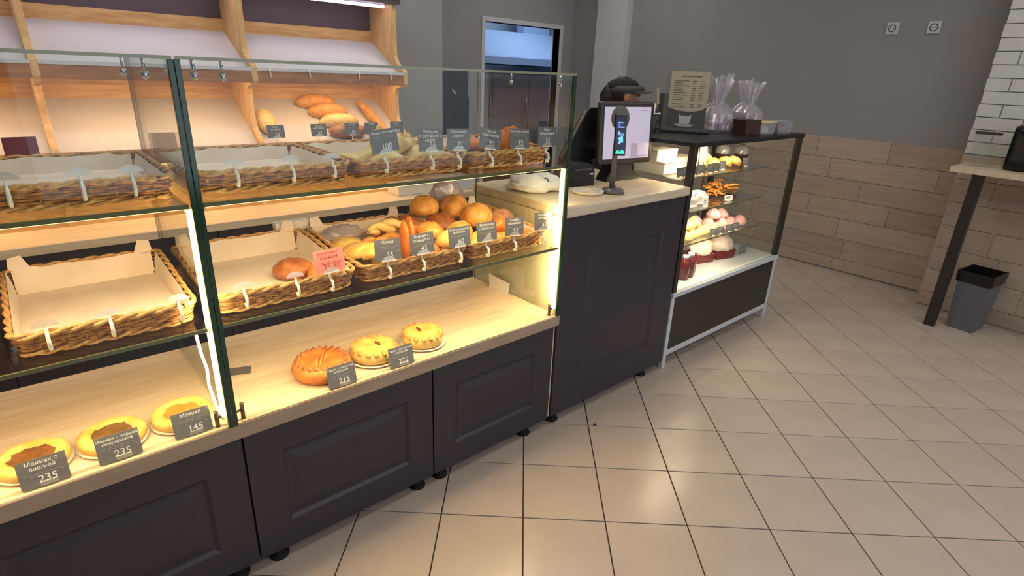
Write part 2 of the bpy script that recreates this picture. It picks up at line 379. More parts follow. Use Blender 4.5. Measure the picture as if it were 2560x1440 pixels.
# glass display cases standing on the worktop
Z0, Z1, Z2, ZT = .568, .868, 1.192, 1.515
def glass_case(x0, x1, label, led_side):
    V = thing('glass_display_case', label, 'display case', ((x0 + x1) / 2, .008, Z0), 0, 'glass display cases')
    yb = .58
    fp = MB().box((x0 + .01, .006, Z0), (x1 - .01, .012, ZT)).build('front_pane', 'glass', V)
    tp = MB().box((x0, .006, ZT), (x1, yb, ZT + .007)).build('top_pane', 'glass', V)
    MB().box((x0, .000, ZT + .000), (x1, .006, ZT + .0072)).build('glass_edge', 'pale_edge', tp)
    for s, x in ((-1, x0), (1, x1)):
        ep = MB().box((x - .003, .012, Z0), (x + .003, yb, ZT)).build('end_pane', 'glass_tint', V)
        xe = x + .003 * (-s)
        MB().box((xe - .006, .0, Z0), (xe + .006, .012, ZT), bev=.001).build('glass_edge', 'green_edge', ep)
        MB().box((x - .003, yb, Z0), (x + .003, yb + .003, ZT)).build('rear_edge', 'pale_edge', ep)
    for z in (Z1, Z2):
        sh = MB().box((x0 + .012, .022, z - .008), (x1 - .012, yb, z)).build('shelf', 'glass_tint', V)
        MB().box((x0 + .012, .016, z - .009), (x1 - .012, .022, z + .001)).build('glass_edge', 'olive_edge', sh)
        for x in (x0 + .006, x1 - .006):
            for y in (.04, .5): MB().box((x - .006, y, z - .020), (x + .014 * (1 if x < (x0 + x1) / 2 else -1), y + .018, z - .008)).build('shelf_bracket', 'chrome', sh)
        # warm led profile under the front edge of each shelf
        L = MB().box((x0 + .02, .028, z - .0125), (x1 - .02, .036, z - .0085)).build('led_profile', 'led_warm', V)
        a = area('led_light', ((x0 + x1) / 2, .034, z - .014), x1 - x0 - .06, LED_W * (.66 if z == Z1 else .70), LED_C, (R(9), 0, 0), .012, parent=V, spread=R(160))
    # corner led profile
    xs = x1 - .012 if led_side > 0 else x0 + .012
    MB().box((xs - .006, .016, Z0 + .03), (xs + .006, .028, Z2 - .012)).build('led_profile', 'led_corner', V)
    cl = area('led_light', (xs - .016, .030, (Z0 + Z2) / 2), .52, 2.2, LED_C, (0, 0, 0), .010, parent=V)
    dz = -Vector((.42, .90, 0)).normalized(); dx = Vector((0, 0, 1)); cl.rotation_euler = Matrix((dx, dz.cross(dx), dz)).transposed().to_euler()
    for x in (x0 + .03, x1 - .03):
        c = MB().tube([(x, .028, Z0), (x, .028, Z0 + .05)], .006, 8).tube([(x, .028, Z0 + .03), (x + (.03 if x > (x0 + x1) / 2 else -.03), .022, Z0 + .03)], .004, 6)
        c.build('glass_clamp', 'bronze', V)
    for x in (x0 + .04, x0 + .1, x1 - .05):
        for y in (.03, .3): MB().tube([(x, y, ZT - .03), (x, y, ZT)], .0035, 6).lathe([(.0, -.012), (.008, -.008), (.008, .004), (.0, .008)], (x, y, ZT - .032), 10).build('top_connector', 'chrome', V)
    return V
LED_W, LED_C = 6.6, (1.0, .69, .35)
mat('led_warm', (255, 240, 190), emit=(255, 214, 140), estr=4.0)
mat('led_corner', (255, 240, 200), emit=(255, 226, 160), estr=3.0)
mat('led_cool', (250, 240, 255), emit=(250, 225, 255), estr=6.0)
glass_case(-2.475, -1.2035, 'glass display case over the round custard pies and empty baskets', 1)
glass_case(-1.1965, .085, 'glass display case filled with pastry baskets, next to the till counter', 1)
# loose white lamp lead hanging beside the post
solo('lamp_cable', MB().tube([(0, 0, .278), (.004, 0, .22), (.012, .004, .17), (.010, .006, .12), (.018, .004, .06), (.024, .002, .02), (.030, -.002, .006)], .004, 6), 'clip', 'white lamp lead hanging loose at the joint of the glass cases', 'cable', (-1.243, .050, Z0))

# till counter
T = thing('till_cabinet', 'tall dark panelled till cabinet with a pale side', 'cabinet', (.53, .02, 0))
MB().box((.100, .041, .05), (.968, .60, .985)).build('body', 'cabinet', T)
door_front(MB(), .102, .966, .052, .982, .02, .15).build('door', 'cabinet', T)
MB().box((.0925, .03, .05), (.0995, .60, .985)).build('side_panel', 'cream_panel', T)
for (x, y) in ((.15, .06), (.84, .065), (.15, .5), (.84, .5)): foot(x, y, .052, T)
solo('till_worktop', MB().box((.0925, 0, .985), (.966, .62, 1.028), bev=.008), 'worktop', 'thick cream worktop under the till screens', 'worktop')

# rear counter along the partition, with bread rack on it
RZ = .75
rc_x = [-2.6, -1.7, -.8, .1, .95]
for i in range(4):
    C = thing('rear_cabinet', ['dark cabinet under the rear worktop, behind the pie display', 'dark cabinet under the rear worktop, behind the empty basket', 'dark cabinet under the rear worktop, behind the pastry baskets', 'dark cabinet under the rear worktop, behind the till'][i], 'cabinet', ((rc_x[i] + rc_x[i + 1]) / 2, 1.58, 0), 0, 'dark cabinets under the rear worktop')
    MB().box((rc_x[i] + .002, 1.60, 0), (rc_x[i + 1] - .002, 2.24, RZ - .04)).build('body', 'cabinet', C)
    MB().box((rc_x[i] + .003, 1.58, .06), (rc_x[i + 1] - .003, 1.599, RZ - .043), bev=.002).build('door', 'cabinet', C)
solo('rear_worktop', MB().box((-2.6, 1.555, RZ - .04), (.95, 2.245, RZ), bev=.003), 'worktop', 'cream rear worktop under the wooden bread rack', 'worktop')
K = thing('bread_rack', 'wooden bread rack with sloping white shelves and warm lights', 'rack', (-.9, 2.0, RZ))
XS = [-2.26, -1.36, -.47, .43]
def side_profile():
    p = [(2.235, RZ), (2.235, 2.0)]
    p += [(1.87, 2.0), (1.87, 1.62)]
    p += [(1.865, 1.585), (1.845, 1.55), (1.80, 1.52), (1.762, 1.505), (1.752, 1.49), (1.75, 1.425), (1.76, 1.41), (1.83, 1.40), (1.86, 1.385), (1.87, 1.35)]
    p += [(1.87, 1.26), (1.862, 1.22), (1.84, 1.18), (1.80, 1.14), (1.762, 1.115), (1.752, 1.10), (1.75, 1.06), (1.80, 1.03), (1.84, 1.0), (1.84, RZ)]
    return p
for x in XS: MB().prism(side_profile(), x - .014, x + .014, 'x').build('side_panel', 'rack_wood_v', K)
for i in range(3):
    a, b = XS[i] + .014, XS[i + 1] - .014
    for (zf, zr) in ((1.085, 1.315), (1.465, 1.665)):
        MB().prism([(1.775, zf), (2.14, zr), (2.14, zr - .016), (1.775, zf - .016)], a, b, 'x').build('sloping_shelf', 'rack_liner', K)
        MB().prism([(1.752, zf - .05), (1.775, zf - .05), (1.775, zf + .018), (1.752, zf + .018)], a, b, 'x').build('front_lip', 'rack_lip', K)
        MB().box((a, 2.14, zr - .02), (b, 2.155, zr + .065)).build('back_rail', 'rack_wood', K)
    MB().box((a, 1.748, 1.474), (b, 1.7518, 1.49)).build('price_rail', 'white_metal', K)
    MB().box((a, 1.775, 1.436), (b, 1.83, 1.446)).build('light_board', 'rack_wood', K)
    MB().box((a, 2.156, RZ + .01), (b, 2.17, 1.46)).build('back_panel', 'rack_wood', K)
    MB().box((a, 2.156, 1.462), (b, 2.17, 2.0)).build('back_panel', 'rack_dark', K)
    MB().box((a, 1.85, RZ), (b, 1.866, 1.035)).build('plinth_panel', 'rack_wood', K)
    MB().box((a + .03, 1.80, 1.428), (b - .03, 1.812, 1.4355)).build('led_profile', 'led_warm', K)
    area('led_light', ((a + b) / 2, 1.806, 1.427), b - a - .1, 1.95, (1.0, .57, .26), (R(14), 0, 0), .012, parent=K)
    MB().box((a + .03, 1.80, 1.020), (b - .03, 1.812, 1.028)).build('led_profile', 'led_warm', K)
    MB().box((a, 1.775, 1.028), (b, 1.85, 1.036)).build('light_board', 'rack_wood', K)
    area('led_light', ((a + b) / 2, 1.806, 1.018), b - a - .1, 1.5, (1.0, .66, .32), (R(6), 0, 0), .012, parent=K)
    MB().tube([(a + .06, 1.93, 1.862), (b - .02, 1.93, 1.862)], .009, 10).build('light_tube', 'led_cool', K)
    area('led_light', ((a + b) / 2, 1.93, 1.85), b - a - .1, .38, (.96, .93, 1.0), (R(-4), 0, 0), .02, parent=K)
MB().box((XS[0] - .03, 1.85, 1.875), (XS[3] + .035, 2.235, 1.905)).build('top_board', 'rack_dark', K)
MB().box((XS[0] - .03, 1.84, 1.905), (XS[3] + .035, 1.86, 2.02)).build('cornice', 'dark_brown', K)

# ================================================================== BASKETS
BW, BD, HF, HR = .405, .455, .05, .082
def basket_parts(HR=.075, flap=True):
    """meshes in own coordinates: origin at the middle of the front, on the shelf; +y to the back"""
    def loop(z, flare):
        """rounded rectangle at relative height z (0..1)"""
        x = BW / 2 - .016 + flare; y0 = .012 - flare; y1 = BD - .012 + flare; r = .03; pts = []
        for (cxx, cyy, a0) in ((x - r, y0 + r, -90), (x - r, y1 - r, 0), (-x + r, y1 - r, 90), (-x + r, y0 + r, 180)):
            for k in range(5): a = R(a0 + 22.5 * k); pts.append(Vector((cxx + r * math.cos(a), cyy + r * math.sin(a), 0)))
        out = []
        for i in range(len(pts)):
            p, q = pts[i], pts[(i + 1) % len(pts)]; n = max(1, int((q - p).length / .0075))
            for k in range(n): out.append(p.lerp(q, k / n))
        for p in out: p.z = z * (HF + (HR - HF) * max(0, min(1, (p.y - .1) / (BD - .2))))
        return out
    wv = MB(); nr = 7
    for r in range(nr):
        t = (r + .6) / (nr + .6); L = loop(t, .014 * t); n = len(L); pts = []
        for i, p in enumerate(L):
            d = (L[(i + 1) % n] - L[i - 1]).normalized(); nn = Vector((d.y, -d.x, 0)); pts.append(p + nn * (.0028 * math.sin(i * 1.05 + r * PI)) + Vector((0, 0, .0012 * math.sin(i * .37 + r * 2))))
        wv.tube(pts, .0037, 4, True)
    Lb = loop(0, 0)
    for i in range(0, len(Lb), 6):
        p = Lb[i]; hh = HF + (HR - HF) * max(0, min(1, (p.y - .1) / (BD - .2))); d = (Lb[(i + 1) % len(Lb)] - Lb[i - 1]).normalized(); nn = Vector((d.y, -d.x, 0))
        wv.tube([p, p + nn * .014 + Vector((0, 0, hh))], .0026, 4)
    rim = MB()
    for ph in (0, PI):
        for (t, fl_, rr) in ((1.0, .015, .0052), (.04, .004, .004)):
            L = loop(t, fl_); n = len(L); pts = []
            for i, p in enumerate(L):
                d = (L[(i + 1) % n] - L[i - 1]).normalized(); nn = Vector((d.y, -d.x, 0)); a = ph + i * .52
                pts.append(p + nn * (.0042 * math.cos(a)) + Vector((0, 0, .0042 * math.sin(a) + .003)))
            rim.tube(pts, rr, 5, True)
    bot = MB().box((-BW / 2 + .02, .014, .002), (BW / 2 - .02, BD - .014, .008))
    ln = MB()   # paper liner: floor and low sides, with torn corners standing up at the back
    x = BW / 2 - .022; y0 = .02; y1 = BD - .02; N = 14
    def sheet(P, Q, h0, h1, out, s):
        vs = []; fs = []
        for i in range(N + 1):
            p = P.lerp(Q, i / N); hh = h0 + (h1 - h0) * i / N
            vs.append(p + Vector((0, 0, .011))); vs.append(p + out * .004 + Vector((0, 0, hh * .6 + .002 * noise.noise(Vector((i * .8, s, 0)))))); vs.append(p + out * .012 + Vector((0, 0, hh + .007 * noise.noise(Vector((i * .6, s, 3))))))
        for i in range(N):
            for k in range(2): a = i * 3 + k; fs.append((a, a + 3, a + 4, a + 1))
        ln.add(vs, fs, True)
    ln.add([(-x, y0, .011), (x, y0, .011), (x, y1, .011), (-x, y1, .011)], [(0, 1, 2, 3)])
    k9 = HR / .082
    sheet(Vector((-x, y1, 0)), Vector((-x, y0, 0)), .092 * k9, .05, Vector((-1, 0, 0)), 1); sheet(Vector((x, y0, 0)), Vector((x, y1, 0)), .05, .088 * k9, Vector((1, 0, 0)), 2)
    sheet(Vector((x, y1, 0)), Vector((-x, y1, 0)), .085 * k9, .09 * k9, Vector((0, 1, 0)), 3); sheet(Vector((-x, y0, 0)), Vector((x, y0, 0)), .044, .044, Vector((0, -.6, 0)), 4)
    for sx in ((-1, 1) if flap else ()):
        ln.add([(sx * (x - .05), y1 + .012, .075), (sx * (x + .006), y1 + .012, .08), (sx * (x + .002), y1 + .022, .112), (sx * (x - .03), y1 + .02, .118)], [(0, 1, 2, 3)])
    return {'weave': (wv.mesh('weave'), 'wicker'), 'rim': (rim.mesh('rim'), 'wicker_pale'), 'base': (bot.mesh('base'), 'wicker'), 'paper_liner': (ln.mesh('paper_liner'), 'parchment')}
BP = basket_parts(); BU = basket_parts(.05, False)
for Q_ in (BP, BU):
    for n_, (me, m_) in Q_.items(): me.materials.append(MATS[m_])
def basket(x, z, label, y=.068, sx=1.0):
    B = thing('wicker_basket', label, 'basket', (x, y, z), 0, 'wicker baskets in the display')
    B.scale.x = sx
    for n_, (me, m_) in (BU if z > 1 else BP).items():
        o = piece(n_, me, B, (0, 0, 0))
        if n_ == 'weave': o['kind'] = 'stuff'
    return B
g1 = Z1 + .0062; g2 = Z2 + .0062
basket(-1.822, g1, 'wicker basket on the lower glass shelf, far end from the till')
basket(-1.411, g1, 'empty paper-lined wicker basket above the custard pies, on the lower shelf', sx=.92)
basket(-.978, g1, 'wicker basket with one round bun and a pink price card')
basket(-.549, g1, 'wicker basket of yellow half-moon pastries and twisted rolls')
basket(-.136, g1, 'wicker basket of golden buns and long pasties beside the end glass', sx=.93)
basket(-1.848, g2, 'empty wicker basket on the upper shelf, farther from the till', .085)
basket(-1.424, g2, 'empty wicker basket on the upper shelf, just beyond the green glass post', .085)
basket(-.964, g2, 'empty paper-lined wicker basket on the upper shelf beside the folded pastries', .085)
basket(-.540, g2, 'wicker basket of pale folded pastries on the upper shelf', .085)
basket(-.132, g2, 'wicker basket of flat brown bread and orange buns on the upper shelf', .085, .93)

# ================================================================== PRICE CARDS
CW, CH = .092, .068
def card_mesh(lines, price, red=False, w=CW, h=CH, faint=2):
    """lettering in card coordinates (x right, y up, z out)"""
    I = Matrix.Identity(4); t = MB(); f = MB(); n = len(lines); z = .0012
    mx = max((len(s) for s in lines), default=1); sz = min(.0135, w * 1.75 / max(mx, 5)) * (h / CH)
    for i, s in enumerate(lines): text(t, s, sz, (0, h * .36 - i * sz * .95, z), I, thick=.0001)
    text(t, price, h * .36, (w * .06, -h * .25, z), I, thick=.00022)
    yb = h * .36 - n * sz * .95 - h * .03
    for k in range(faint):
        x0 = -w * .38 + w * .06 * k; x1 = w * .40 - w * .12 * k; x = x0; yy = yb - k * h * .07
        rnd = random.Random(len(price) * 31 + k + mx)
        while x < x1: ww = rnd.uniform(.03, .1) * w; f.add([(x, yy, z), (min(x + ww, x1), yy, z), (min(x + ww, x1), yy + h * .018, z), (x, yy + h * .018, z)], [(0, 1, 2, 3)]); x += ww + .012 * w
    f.add([(w * .34, -h * .10, z), (w * .43, -h * .10, z), (w * .43, -h * .08, z), (w * .34, -h * .08, z)], [(0, 1, 2, 3)])
    return t, f
def clip_mb(k=1.0):
    """plastic clip hanging over a rim; origin at the rim top, facing -y"""
    hook = MB().tube([(0, .004, .012 * k), (0, .0, .006), (0, -.012, .002), (0, -.016, -.012), (0, -.012, -.026), (0, -.004, -.028), (0, -.001, -.02)], .0042, 6, sy=1.3)
    hook.tube([(0, .004, .008), (0, .004, .022 * k)], .0036, 6)
    return hook
def price_tag(x, y, z, lines, price, label, roll=0, lean=12, mode='clip', red=False, w=CW, h=CH, rz=0, group='price cards'):
    """z is the card's centre; mode clip: on a basket rim, mode stand: on a flat foot"""
    G = thing('price_tag', label, 'price tag', (x, y, z - h / 2 - (.03 if mode == 'clip' else 0)), R(rz), group)
    zc = h / 2 + (.03 if mode == 'clip' else .002)
    M = Tm((0, 0, zc), (R(90 - lean), 0, 0)) @ Matrix.Rotation(R(roll), 4, 'Z')
    MB().box((-w / 2, -h / 2, -.0008), (w / 2, h / 2, .0008), M=M).build('card', 'card_pink' if red else 'card', G, True)
    t, f = card_mesh(lines, price, red, w, h)
    for v in t.v: v[:] = M @ v
    for v in f.v: v[:] = M @ v
    t.build('lettering', 'ink_red' if red else 'ink_white', G, True); o = f.build('small_print', 'ink_red' if red else 'ink_faint', G, True); o['kind'] = 'stuff'
    if mode == 'clip':
        clip_mb().build('clip', 'clip', G, True)
        pts = [(.024 * math.cos(a), .014 * math.sin(a)) for a in [PI * k / 10 for k in range(11)]]
        MB().prism(pts, .0015, .003, 'z', M=M @ Matrix.Translation((0, -h / 2 - .001, 0))).build('card_holder', 'clip_clear', G, True)
        MB().box((-.024, -.003, -.002), (.024, .001, .004), M=M @ Matrix.Translation((0, -h / 2, 0))).build('holder_bar', 'clip', G, True)
    else:
        MB().box((-w * .46, -.012, 0), (w * .46, .022, .002)).build('foot_plate', 'acrylic', G, True)
        MB().box((-.017, -.0004, -.002), (.017, .010, .0032), M=M @ Matrix.Translation((.006, -h / 2, 0)), bev=.001).build('card_holder', 'clip_clear', G, True)
    return G
S = [(-1.606, .03, ['Манник с', 'вишней'], '235', 'dark price card before the custard pie with the cherry middle', 0), (-1.458, .032, ['Манник с черной', 'смородиной'], '235', 'dark price card before the pie with the currant middle', 0),
     (-1.292, .034, ['Манник'], '145', 'dark price card before the plain orange pie, next to the glass post', 0), (-.868, .026, ['Пирог с капустой', 'и фаршем'], '215', 'dark price card before the brown plaited pie', 0), (-.654, .026, ['Пирог картофель', 'с курицей'], '225', 'dark price card between the two yellow slit pies', 0)]
for (x, y, ln_, pr, lb, ro) in S: price_tag(x, y, Z0 + CH / 2 + .001, ln_, pr, lb, ro, 14, 'stand')
zt = .948 + .030
for (x, ln_, pr, lb, ro, red) in [(-.867, ['Булочка с', 'корицей'], '31.50', 'pink price card reading 31.50', 3, True), (-.673, ['Сочни'], '35', 'grey price card before the half-moon pastries', -3, False), (-.546, ['Пончик с', 'повидлом'], '43', 'grey price card right of the upright orange doughnuts', 1, False),
        (-.394, ['Рулет с творогом', 'и яблоком'], '60', 'grey price card above the yellow curd rolls', -1, False), (-.272, ['Ватрушка', 'с творогом'], '60', 'grey price card before the large golden bun heap', -1, False), (-.139, ['Слойка', 'вишневая'], '52', 'grey price card before the cinnamon dusted buns', -4, False), (.011, ['Пирожок с', 'яблоком'], '41', 'darker price card by the end glass on the lower shelf', -4, False)]:
    price_tag(x, .052, zt, ln_, pr, lb, ro, 8, red=red)
for (x, z, ln_, pr, lb, ro) in [(-.662, 1.312, ['Лаваш с ветчиной'], '100', 'large tilted dark price card over the pale folded pastries', 6), (-.498, 1.308, ['Чебурек', 'с ветчиной и', 'сыром'], '56', 'dark price card right of the upright triangle pastry fold', -1), (-.39, 1.305, ['Лепешка', 'сырная'], '72', 'dark price card left of the flat brown bread', -2),
        (-.254, 1.301, ['Пицца', 'с ветчиной'], '70', 'dark price card right of the flat brown bread, tilted down', -8), (-.12, 1.297, ['Хачапури с сыром'], '92', 'dark price card between the two tall orange buns', -3), (.018, 1.298, ['Кекс', 'творожный'], '51', 'dark price card at the upper corner of the end glass', -2)]:
    price_tag(x, .066, z, ln_, pr, lb, ro, 6)
# clips without a card
def empty_clip(x, y, z, lb):
    G = thing('tag_clip', lb, 'clip', (x, y, z), 0, 'empty card clips')
    clip_mb().build('clip', 'clip', G, True)
    pts = [(.026 * math.cos(a), .016 * math.sin(a)) for a in [PI * k / 10 for k in range(11)]]
    MB().prism(pts, -.001, .001, 'z', M=Tm((0, .004, .024), (R(78), 0, 0))).build('card_holder', 'clip_clear', G, True)
for (x, lb) in [(-1.532, 'above the cherry pie card'), (-1.413, 'above the currant pie'), (-1.267, 'close to the green glass post')]: empty_clip(x, .058, .92, 'white card clip on the empty lower basket, ' + lb)
for (x, lb) in [(-1.109, 'beside the lamp profile'), (-.967, 'beside the pink card')]: empty_clip(x, .058, .92, 'white card clip on the bun basket rim, ' + lb)
for (x, lb) in [(-1.53, 'first'), (-1.405, 'second'), (-1.309, 'third')]: empty_clip(x, .075, 1.245, 'white card clip on the upper basket beyond the green post, %s towards the post' % lb)
for (x, lb) in [(-1.084, 'next to the green post'), (-.941, 'at the middle'), (-.824, 'next to the folded pastries')]: empty_clip(x, .075, 1.245, 'white card clip on the empty upper basket, ' + lb)
# cards on the bread rack
k_ = (1.75 + 1.472) / 3.072
for (x, ln_, pr, lb) in [(-.449, ['Багет', 'ржаной'], '53', 'by the pale loaf at the divider'), (-.219, ['Батон', 'нарезной'], '47', 'under the stacked loaves'), (-.023, ['Батон'], '50', 'beside the stacked loaves'), (.097, ['Хлеб'], '45', 'left of the baguette'), (.264, ['Багет'], '60', 'at the foot of the baguette')]:
    X = -1.506 + (x + 1.506) * k_
    price_tag(X, 1.742, 1.516 + (1.183 - 1.516) * k_, ln_, pr, 'small dark price card on the bread rack ' + lb, 0, 8, group='price cards on the bread rack')

# ================================================================== BAKED GOODS
def plate(x, y, r, lb):
    return solo('paper_plate', MB().lathe([(0, .001), (r * .8, .001), (r, .006), (r + .001, .0075), (r * .8, .003), (0, .003)], n=40), 'plate', lb, 'plate', (x, y, Z0 + .0006), group='paper plates under the pies')
def custard_pie(x, y, fill, lb, seed):
    plate(x, y, .079, 'pale paper plate under the ' + lb.split(' with ')[0])
    P = thing('custard_pie', lb, 'pie', (x, y, Z0 + .0045), seed * 1.1, 'round pies on the worktop'); P.scale = (.93, .93, .97)
    MB().lathe([(.060, 0), (.076, .004), (.082, .016), (.079, .028), (.070, .034), (.058, .033), (.048, .027), (.042, .022), (0, .021)], n=48, wob=.03, seed=seed).build('crust', 'crust_yellow', P, True)
    MB().lathe([(.052, .0272), (.046, .0262), (.030, .0245), (0, .0250)], n=40, wob=.10, seed=seed + 3, cap=False).build('filling', fill, P, True)
    return P
custard_pie(-1.624, .125, 'fill_dark', 'round yellow custard pie with a brown cherry middle', 1)
custard_pie(-1.462, .120, 'fill_olive', 'round yellow pie with a dark currant middle', 2)
custard_pie(-1.299, .120, 'fill_orange', 'round yellow pie with a plain orange middle', 3)
custard_pie(-1.787, .125, 'fill_orange', 'round yellow pie with orange middle at the far end', 5)
# brown closed pie with plaited rim
P = thing('closed_pie', 'brown glazed closed pie with a plaited rim', 'pie', (-.885, .135, Z0 + .0008), .4, 'round pies on the worktop')
MB().lathe([(.070, 0), (.088, .008), (.095, .026), (.090, .046), (.074, .056), (.05, .052), (0, .050)], n=56, wob=.05, seed=8).build('crust', 'crust_orange', P, True)
pl = MB()
for k in range(22):
    a = 2 * PI * k / 22; c = Vector((.074 * math.cos(a), .074 * math.sin(a), .050)); pl.tube([c + Vector((.011 * math.cos(a + 1.1), .011 * math.sin(a + 1.1), -.008)), c + Vector((0, 0, .004)), c - Vector((.013 * math.cos(a + 1.1), .013 * math.sin(a + 1.1), .003))], [.006, .010, .007], 6)
pl.build('plaited_rim', 'crust_brown', P, True)
st = MB()
for dx in (-.022, 0.0, .022): st.tube([(dx - .03, -.022 + dx * .3, .052), (dx, .0, .0555), (dx + .03, .022 + dx * .3, .052)], [.002, .004, .002], 6)
st.build('dough_strip', 'crust_gold', P, True)
def slit_pie(x, y, lb, seed, r=.08):
    plate(x, y, r + .008, 'pale paper plate under the ' + lb)
    P = thing('slit_pie', lb, 'pie', (x, y, Z0 + .0045), seed, 'round pies on the worktop')
    MB().lathe([(r * .8, 0), (r * .95, .006), (r, .022), (r * .94, .040), (r * .78, .049), (r * .5, .052), (r * .2, .050), (0, .048)], n=48, wob=.07, seed=seed).build('crust', 'crust_yellow', P, True)
    MB().blob((.008, .012, .0485), (.020, .007, .004), seed, .2, flat=.5, nu=12, nv=6).build('slit', 'fill_dark', P, True)
    rm = MB()
    for k in range(16): a = 2 * PI * k / 16; rm.blob((r * .86 * math.cos(a), r * .86 * math.sin(a), .036), (.016, .011, .010), seed + k, .2, M=None, nu=10, nv=6)
    rm.build('crimped_rim', 'crust_gold', P, True)
slit_pie(-.700, .132, 'yellow slit pie beside the brown pie', 11)
slit_pie(-.504, .128, 'yellow slit pie farthest along, with a dark opening', 14, .076)

def at_b(x, y, z): return (x, y, z)
bl = g1 + .0125   # paper level, lower baskets
bu = g2 + .0125
def pastry(name, mb, m, lb, loc, rot=(0, 0, 0), group=None): return solo(name, mb, m, lb, 'pastry', loc, rot, group)
def half_moon(seed):
    def fn(p): return Vector((p.x, p.y * (.15 if p.y < 0 else 1.0), p.z))
    return MB().blob((0, 0, 0), (.062, .07, .034), seed, .06, 1.8, .4, fn=fn)
for k in range(4): pastry('half_moon_pastry', half_moon(k), 'crust_yellow', 'pale yellow half-moon curd pastry lying in the overlapping row', (-.675 + .004 * k, .335 - .066 * k, bl + .006), (R(14), R(3), R(172 + 4 * k)), 'half-moon curd pastries')
pastry('half_moon_pastry', half_moon(9), 'crust_yellow', 'pale yellow half-moon pastry flat against the front of its basket', (-.595, .105, bl), (0, 0, R(60)))
# two orange doughnut slices standing on edge
for k, (x, y) in enumerate(((-.545, .165), (-.512, .17))):
    pastry('jam_doughnut', MB().blob((0, 0, 0), (.062, .016, .075), 20 + k, .1, flat=.9), 'crust_orange', ['orange doughnut standing on edge next to the half-moon pastries', 'orange doughnut standing on edge next to the flat doughnut'][k], (x, y, bl), (0, 0, R(70)))
pastry('jam_doughnut', MB().blob((0, 0, 0), (.05, .045, .042), 26, .1), 'crust_orange', 'flat orange doughnut under the 43 card', (-.468, .125, bl))
def twist(seed, L=.16):
    mb = MB(); 
    for ph in (0, PI):
        pts = []; rad = []
        for i in range(26):
            t = i / 25; a = ph + t * 7.5; rr = .016 * math.sin(PI * min(1, t * 1.02 + .02)) ** .5
            pts.append(((t - .5) * L, rr * math.cos(a) + .012 * math.sin(t * 3), .026 + rr * .9 * math.sin(a))); rad.append(.017 * (.45 + .55 * math.sin(PI * t)) * (1 + .15 * noise.noise(Vector((i * .5, seed, ph)))))
        mb.tube(pts, rad, 8)
    return mb
for k, (x, y, z, a, m_, lb) in enumerate([(-.555, .335, .0, 20, 'crust_gold', 'golden twisted roll at the back of the half-moon basket'), (-.50, .275, .0, 12, 'crust_gold', 'golden twisted roll lying across the middle of its basket'), (-.525, .305, .047, 5, 'crust_pale', 'pale twisted roll on top of the other twists'), (-.43, .36, .0, -40, 'crust_brown', 'browner twisted roll by the basket corner')]):
    pastry('twisted_roll', twist(k), m_, lb, (x, y, bl + z), (0, 0, R(a)), 'twisted rolls')
def scroll(seed, r=.05, m=1):
    def fn(p):
        a = math.atan2(p.y, p.x); q = math.hypot(p.x, p.y); g = .10 * math.sin(6.5 * q * PI / 2 - a); return Vector((p.x, p.y, p.z * (1 + g) + (.10 * g if p.z > 0 else 0)))
    return MB().blob((0, 0, 0), (r, r, .034), seed, .08, nu=30, nv=20, fn=fn)
for k, (x, y, z, m_, lb) in enumerate([(-.40, .115, 0, 'crust_yellow', 'yellow curd roll half hidden by the first 60 card'), (-.46, .21, .0, 'crust_yellow', 'yellow curd roll behind the first 60 card'), (-.40, .275, 0, 'crust_gold', 'golden curd roll in the second row by the first 60 card'), (-.41, .19, .036, 'crust_gold', 'golden curd roll lying on two others')]):
    pastry('curd_roll', scroll(k), m_, lb, (x, y, bl + z), (0, 0, k), 'curd rolls')
def big_bun(seed, d=(.075, .062, .058)):
    def fn(p):
        g = .12 * math.exp(-((p.x * .6 + p.y - .1) / .16) ** 2); return p * (1 - g if p.z > 0 else 1)
    return MB().blob((0, 0, 0), d, seed, .1, 1.9, fn=fn, nu=28, nv=16)
for k, (x, y, z, m_, d, lb) in enumerate([(-.285, .43, .06, 'crust_gold', (.062, .055, .05), 'golden bun topping the heap at the rear glass edge'), (-.13, .425, .0, 'crust_gold', (.078, .06, .058), 'large golden bun in the middle of the heap'), (-.245, .385, .0, 'crust_brown', (.07, .062, .06), 'brown bun under the heap of golden buns'), (-.12, .325, .03, 'crust_gold', (.066, .066, .058), 'golden bun facing the second 60 card'),
        (-.235, .27, .0, 'crust_yellow', (.066, .05, .05), 'yellow shiny bun in front of the heap'), (-.03, .395, .0, 'crust_cinnamon', (.07, .07, .066), 'cinnamon dusted bun against the end glass'), (-.025, .275, .0, 'crust_cinnamon', (.06, .05, .05), 'smaller cinnamon bun behind the 52 card')]):
    pastry('yeast_bun', big_bun(k + 3, d), m_, lb, (x, y, bl + z), (0, 0, k * .9), 'buns heaped in the end basket')
def pasty(seed, L=.056): return MB().blob((0, 0, 0), (L, .030, .034), seed, .07, 1.6, .5)
for k, (x, y, z, a, m_, lb) in enumerate([(-.262, .115, 0, 4, 'crust_yellow', 'yellow curd stick behind the basket rim, first of the front row'), (-.148, .118, 0, 4, 'crust_gold', 'golden pasty under the 52 card'), (-.05, .20, .004, 15, 'crust_gold', 'golden pasty beside the 41 card'), (-.11, .165, .036, 25, 'crust_orange', 'orange glazed pasty lying across two others'), (-.185, .19, .0, -6, 'crust_yellow', 'yellow pasty behind the second 60 card'), (-.032, .122, .0, 4, 'crust_orange', 'orange pasty at the basket corner by the end glass')]):
    pastry('long_pasty', pasty(k + 30), m_, lb, (x, y, bl + z), (0, 0, R(a)), 'long pasties')
pastry('cinnamon_roll', scroll(41, .062), 'crust_brown', 'single brown cinnamon roll behind the pink card', (-.91, .235, bl), (0, 0, .5))
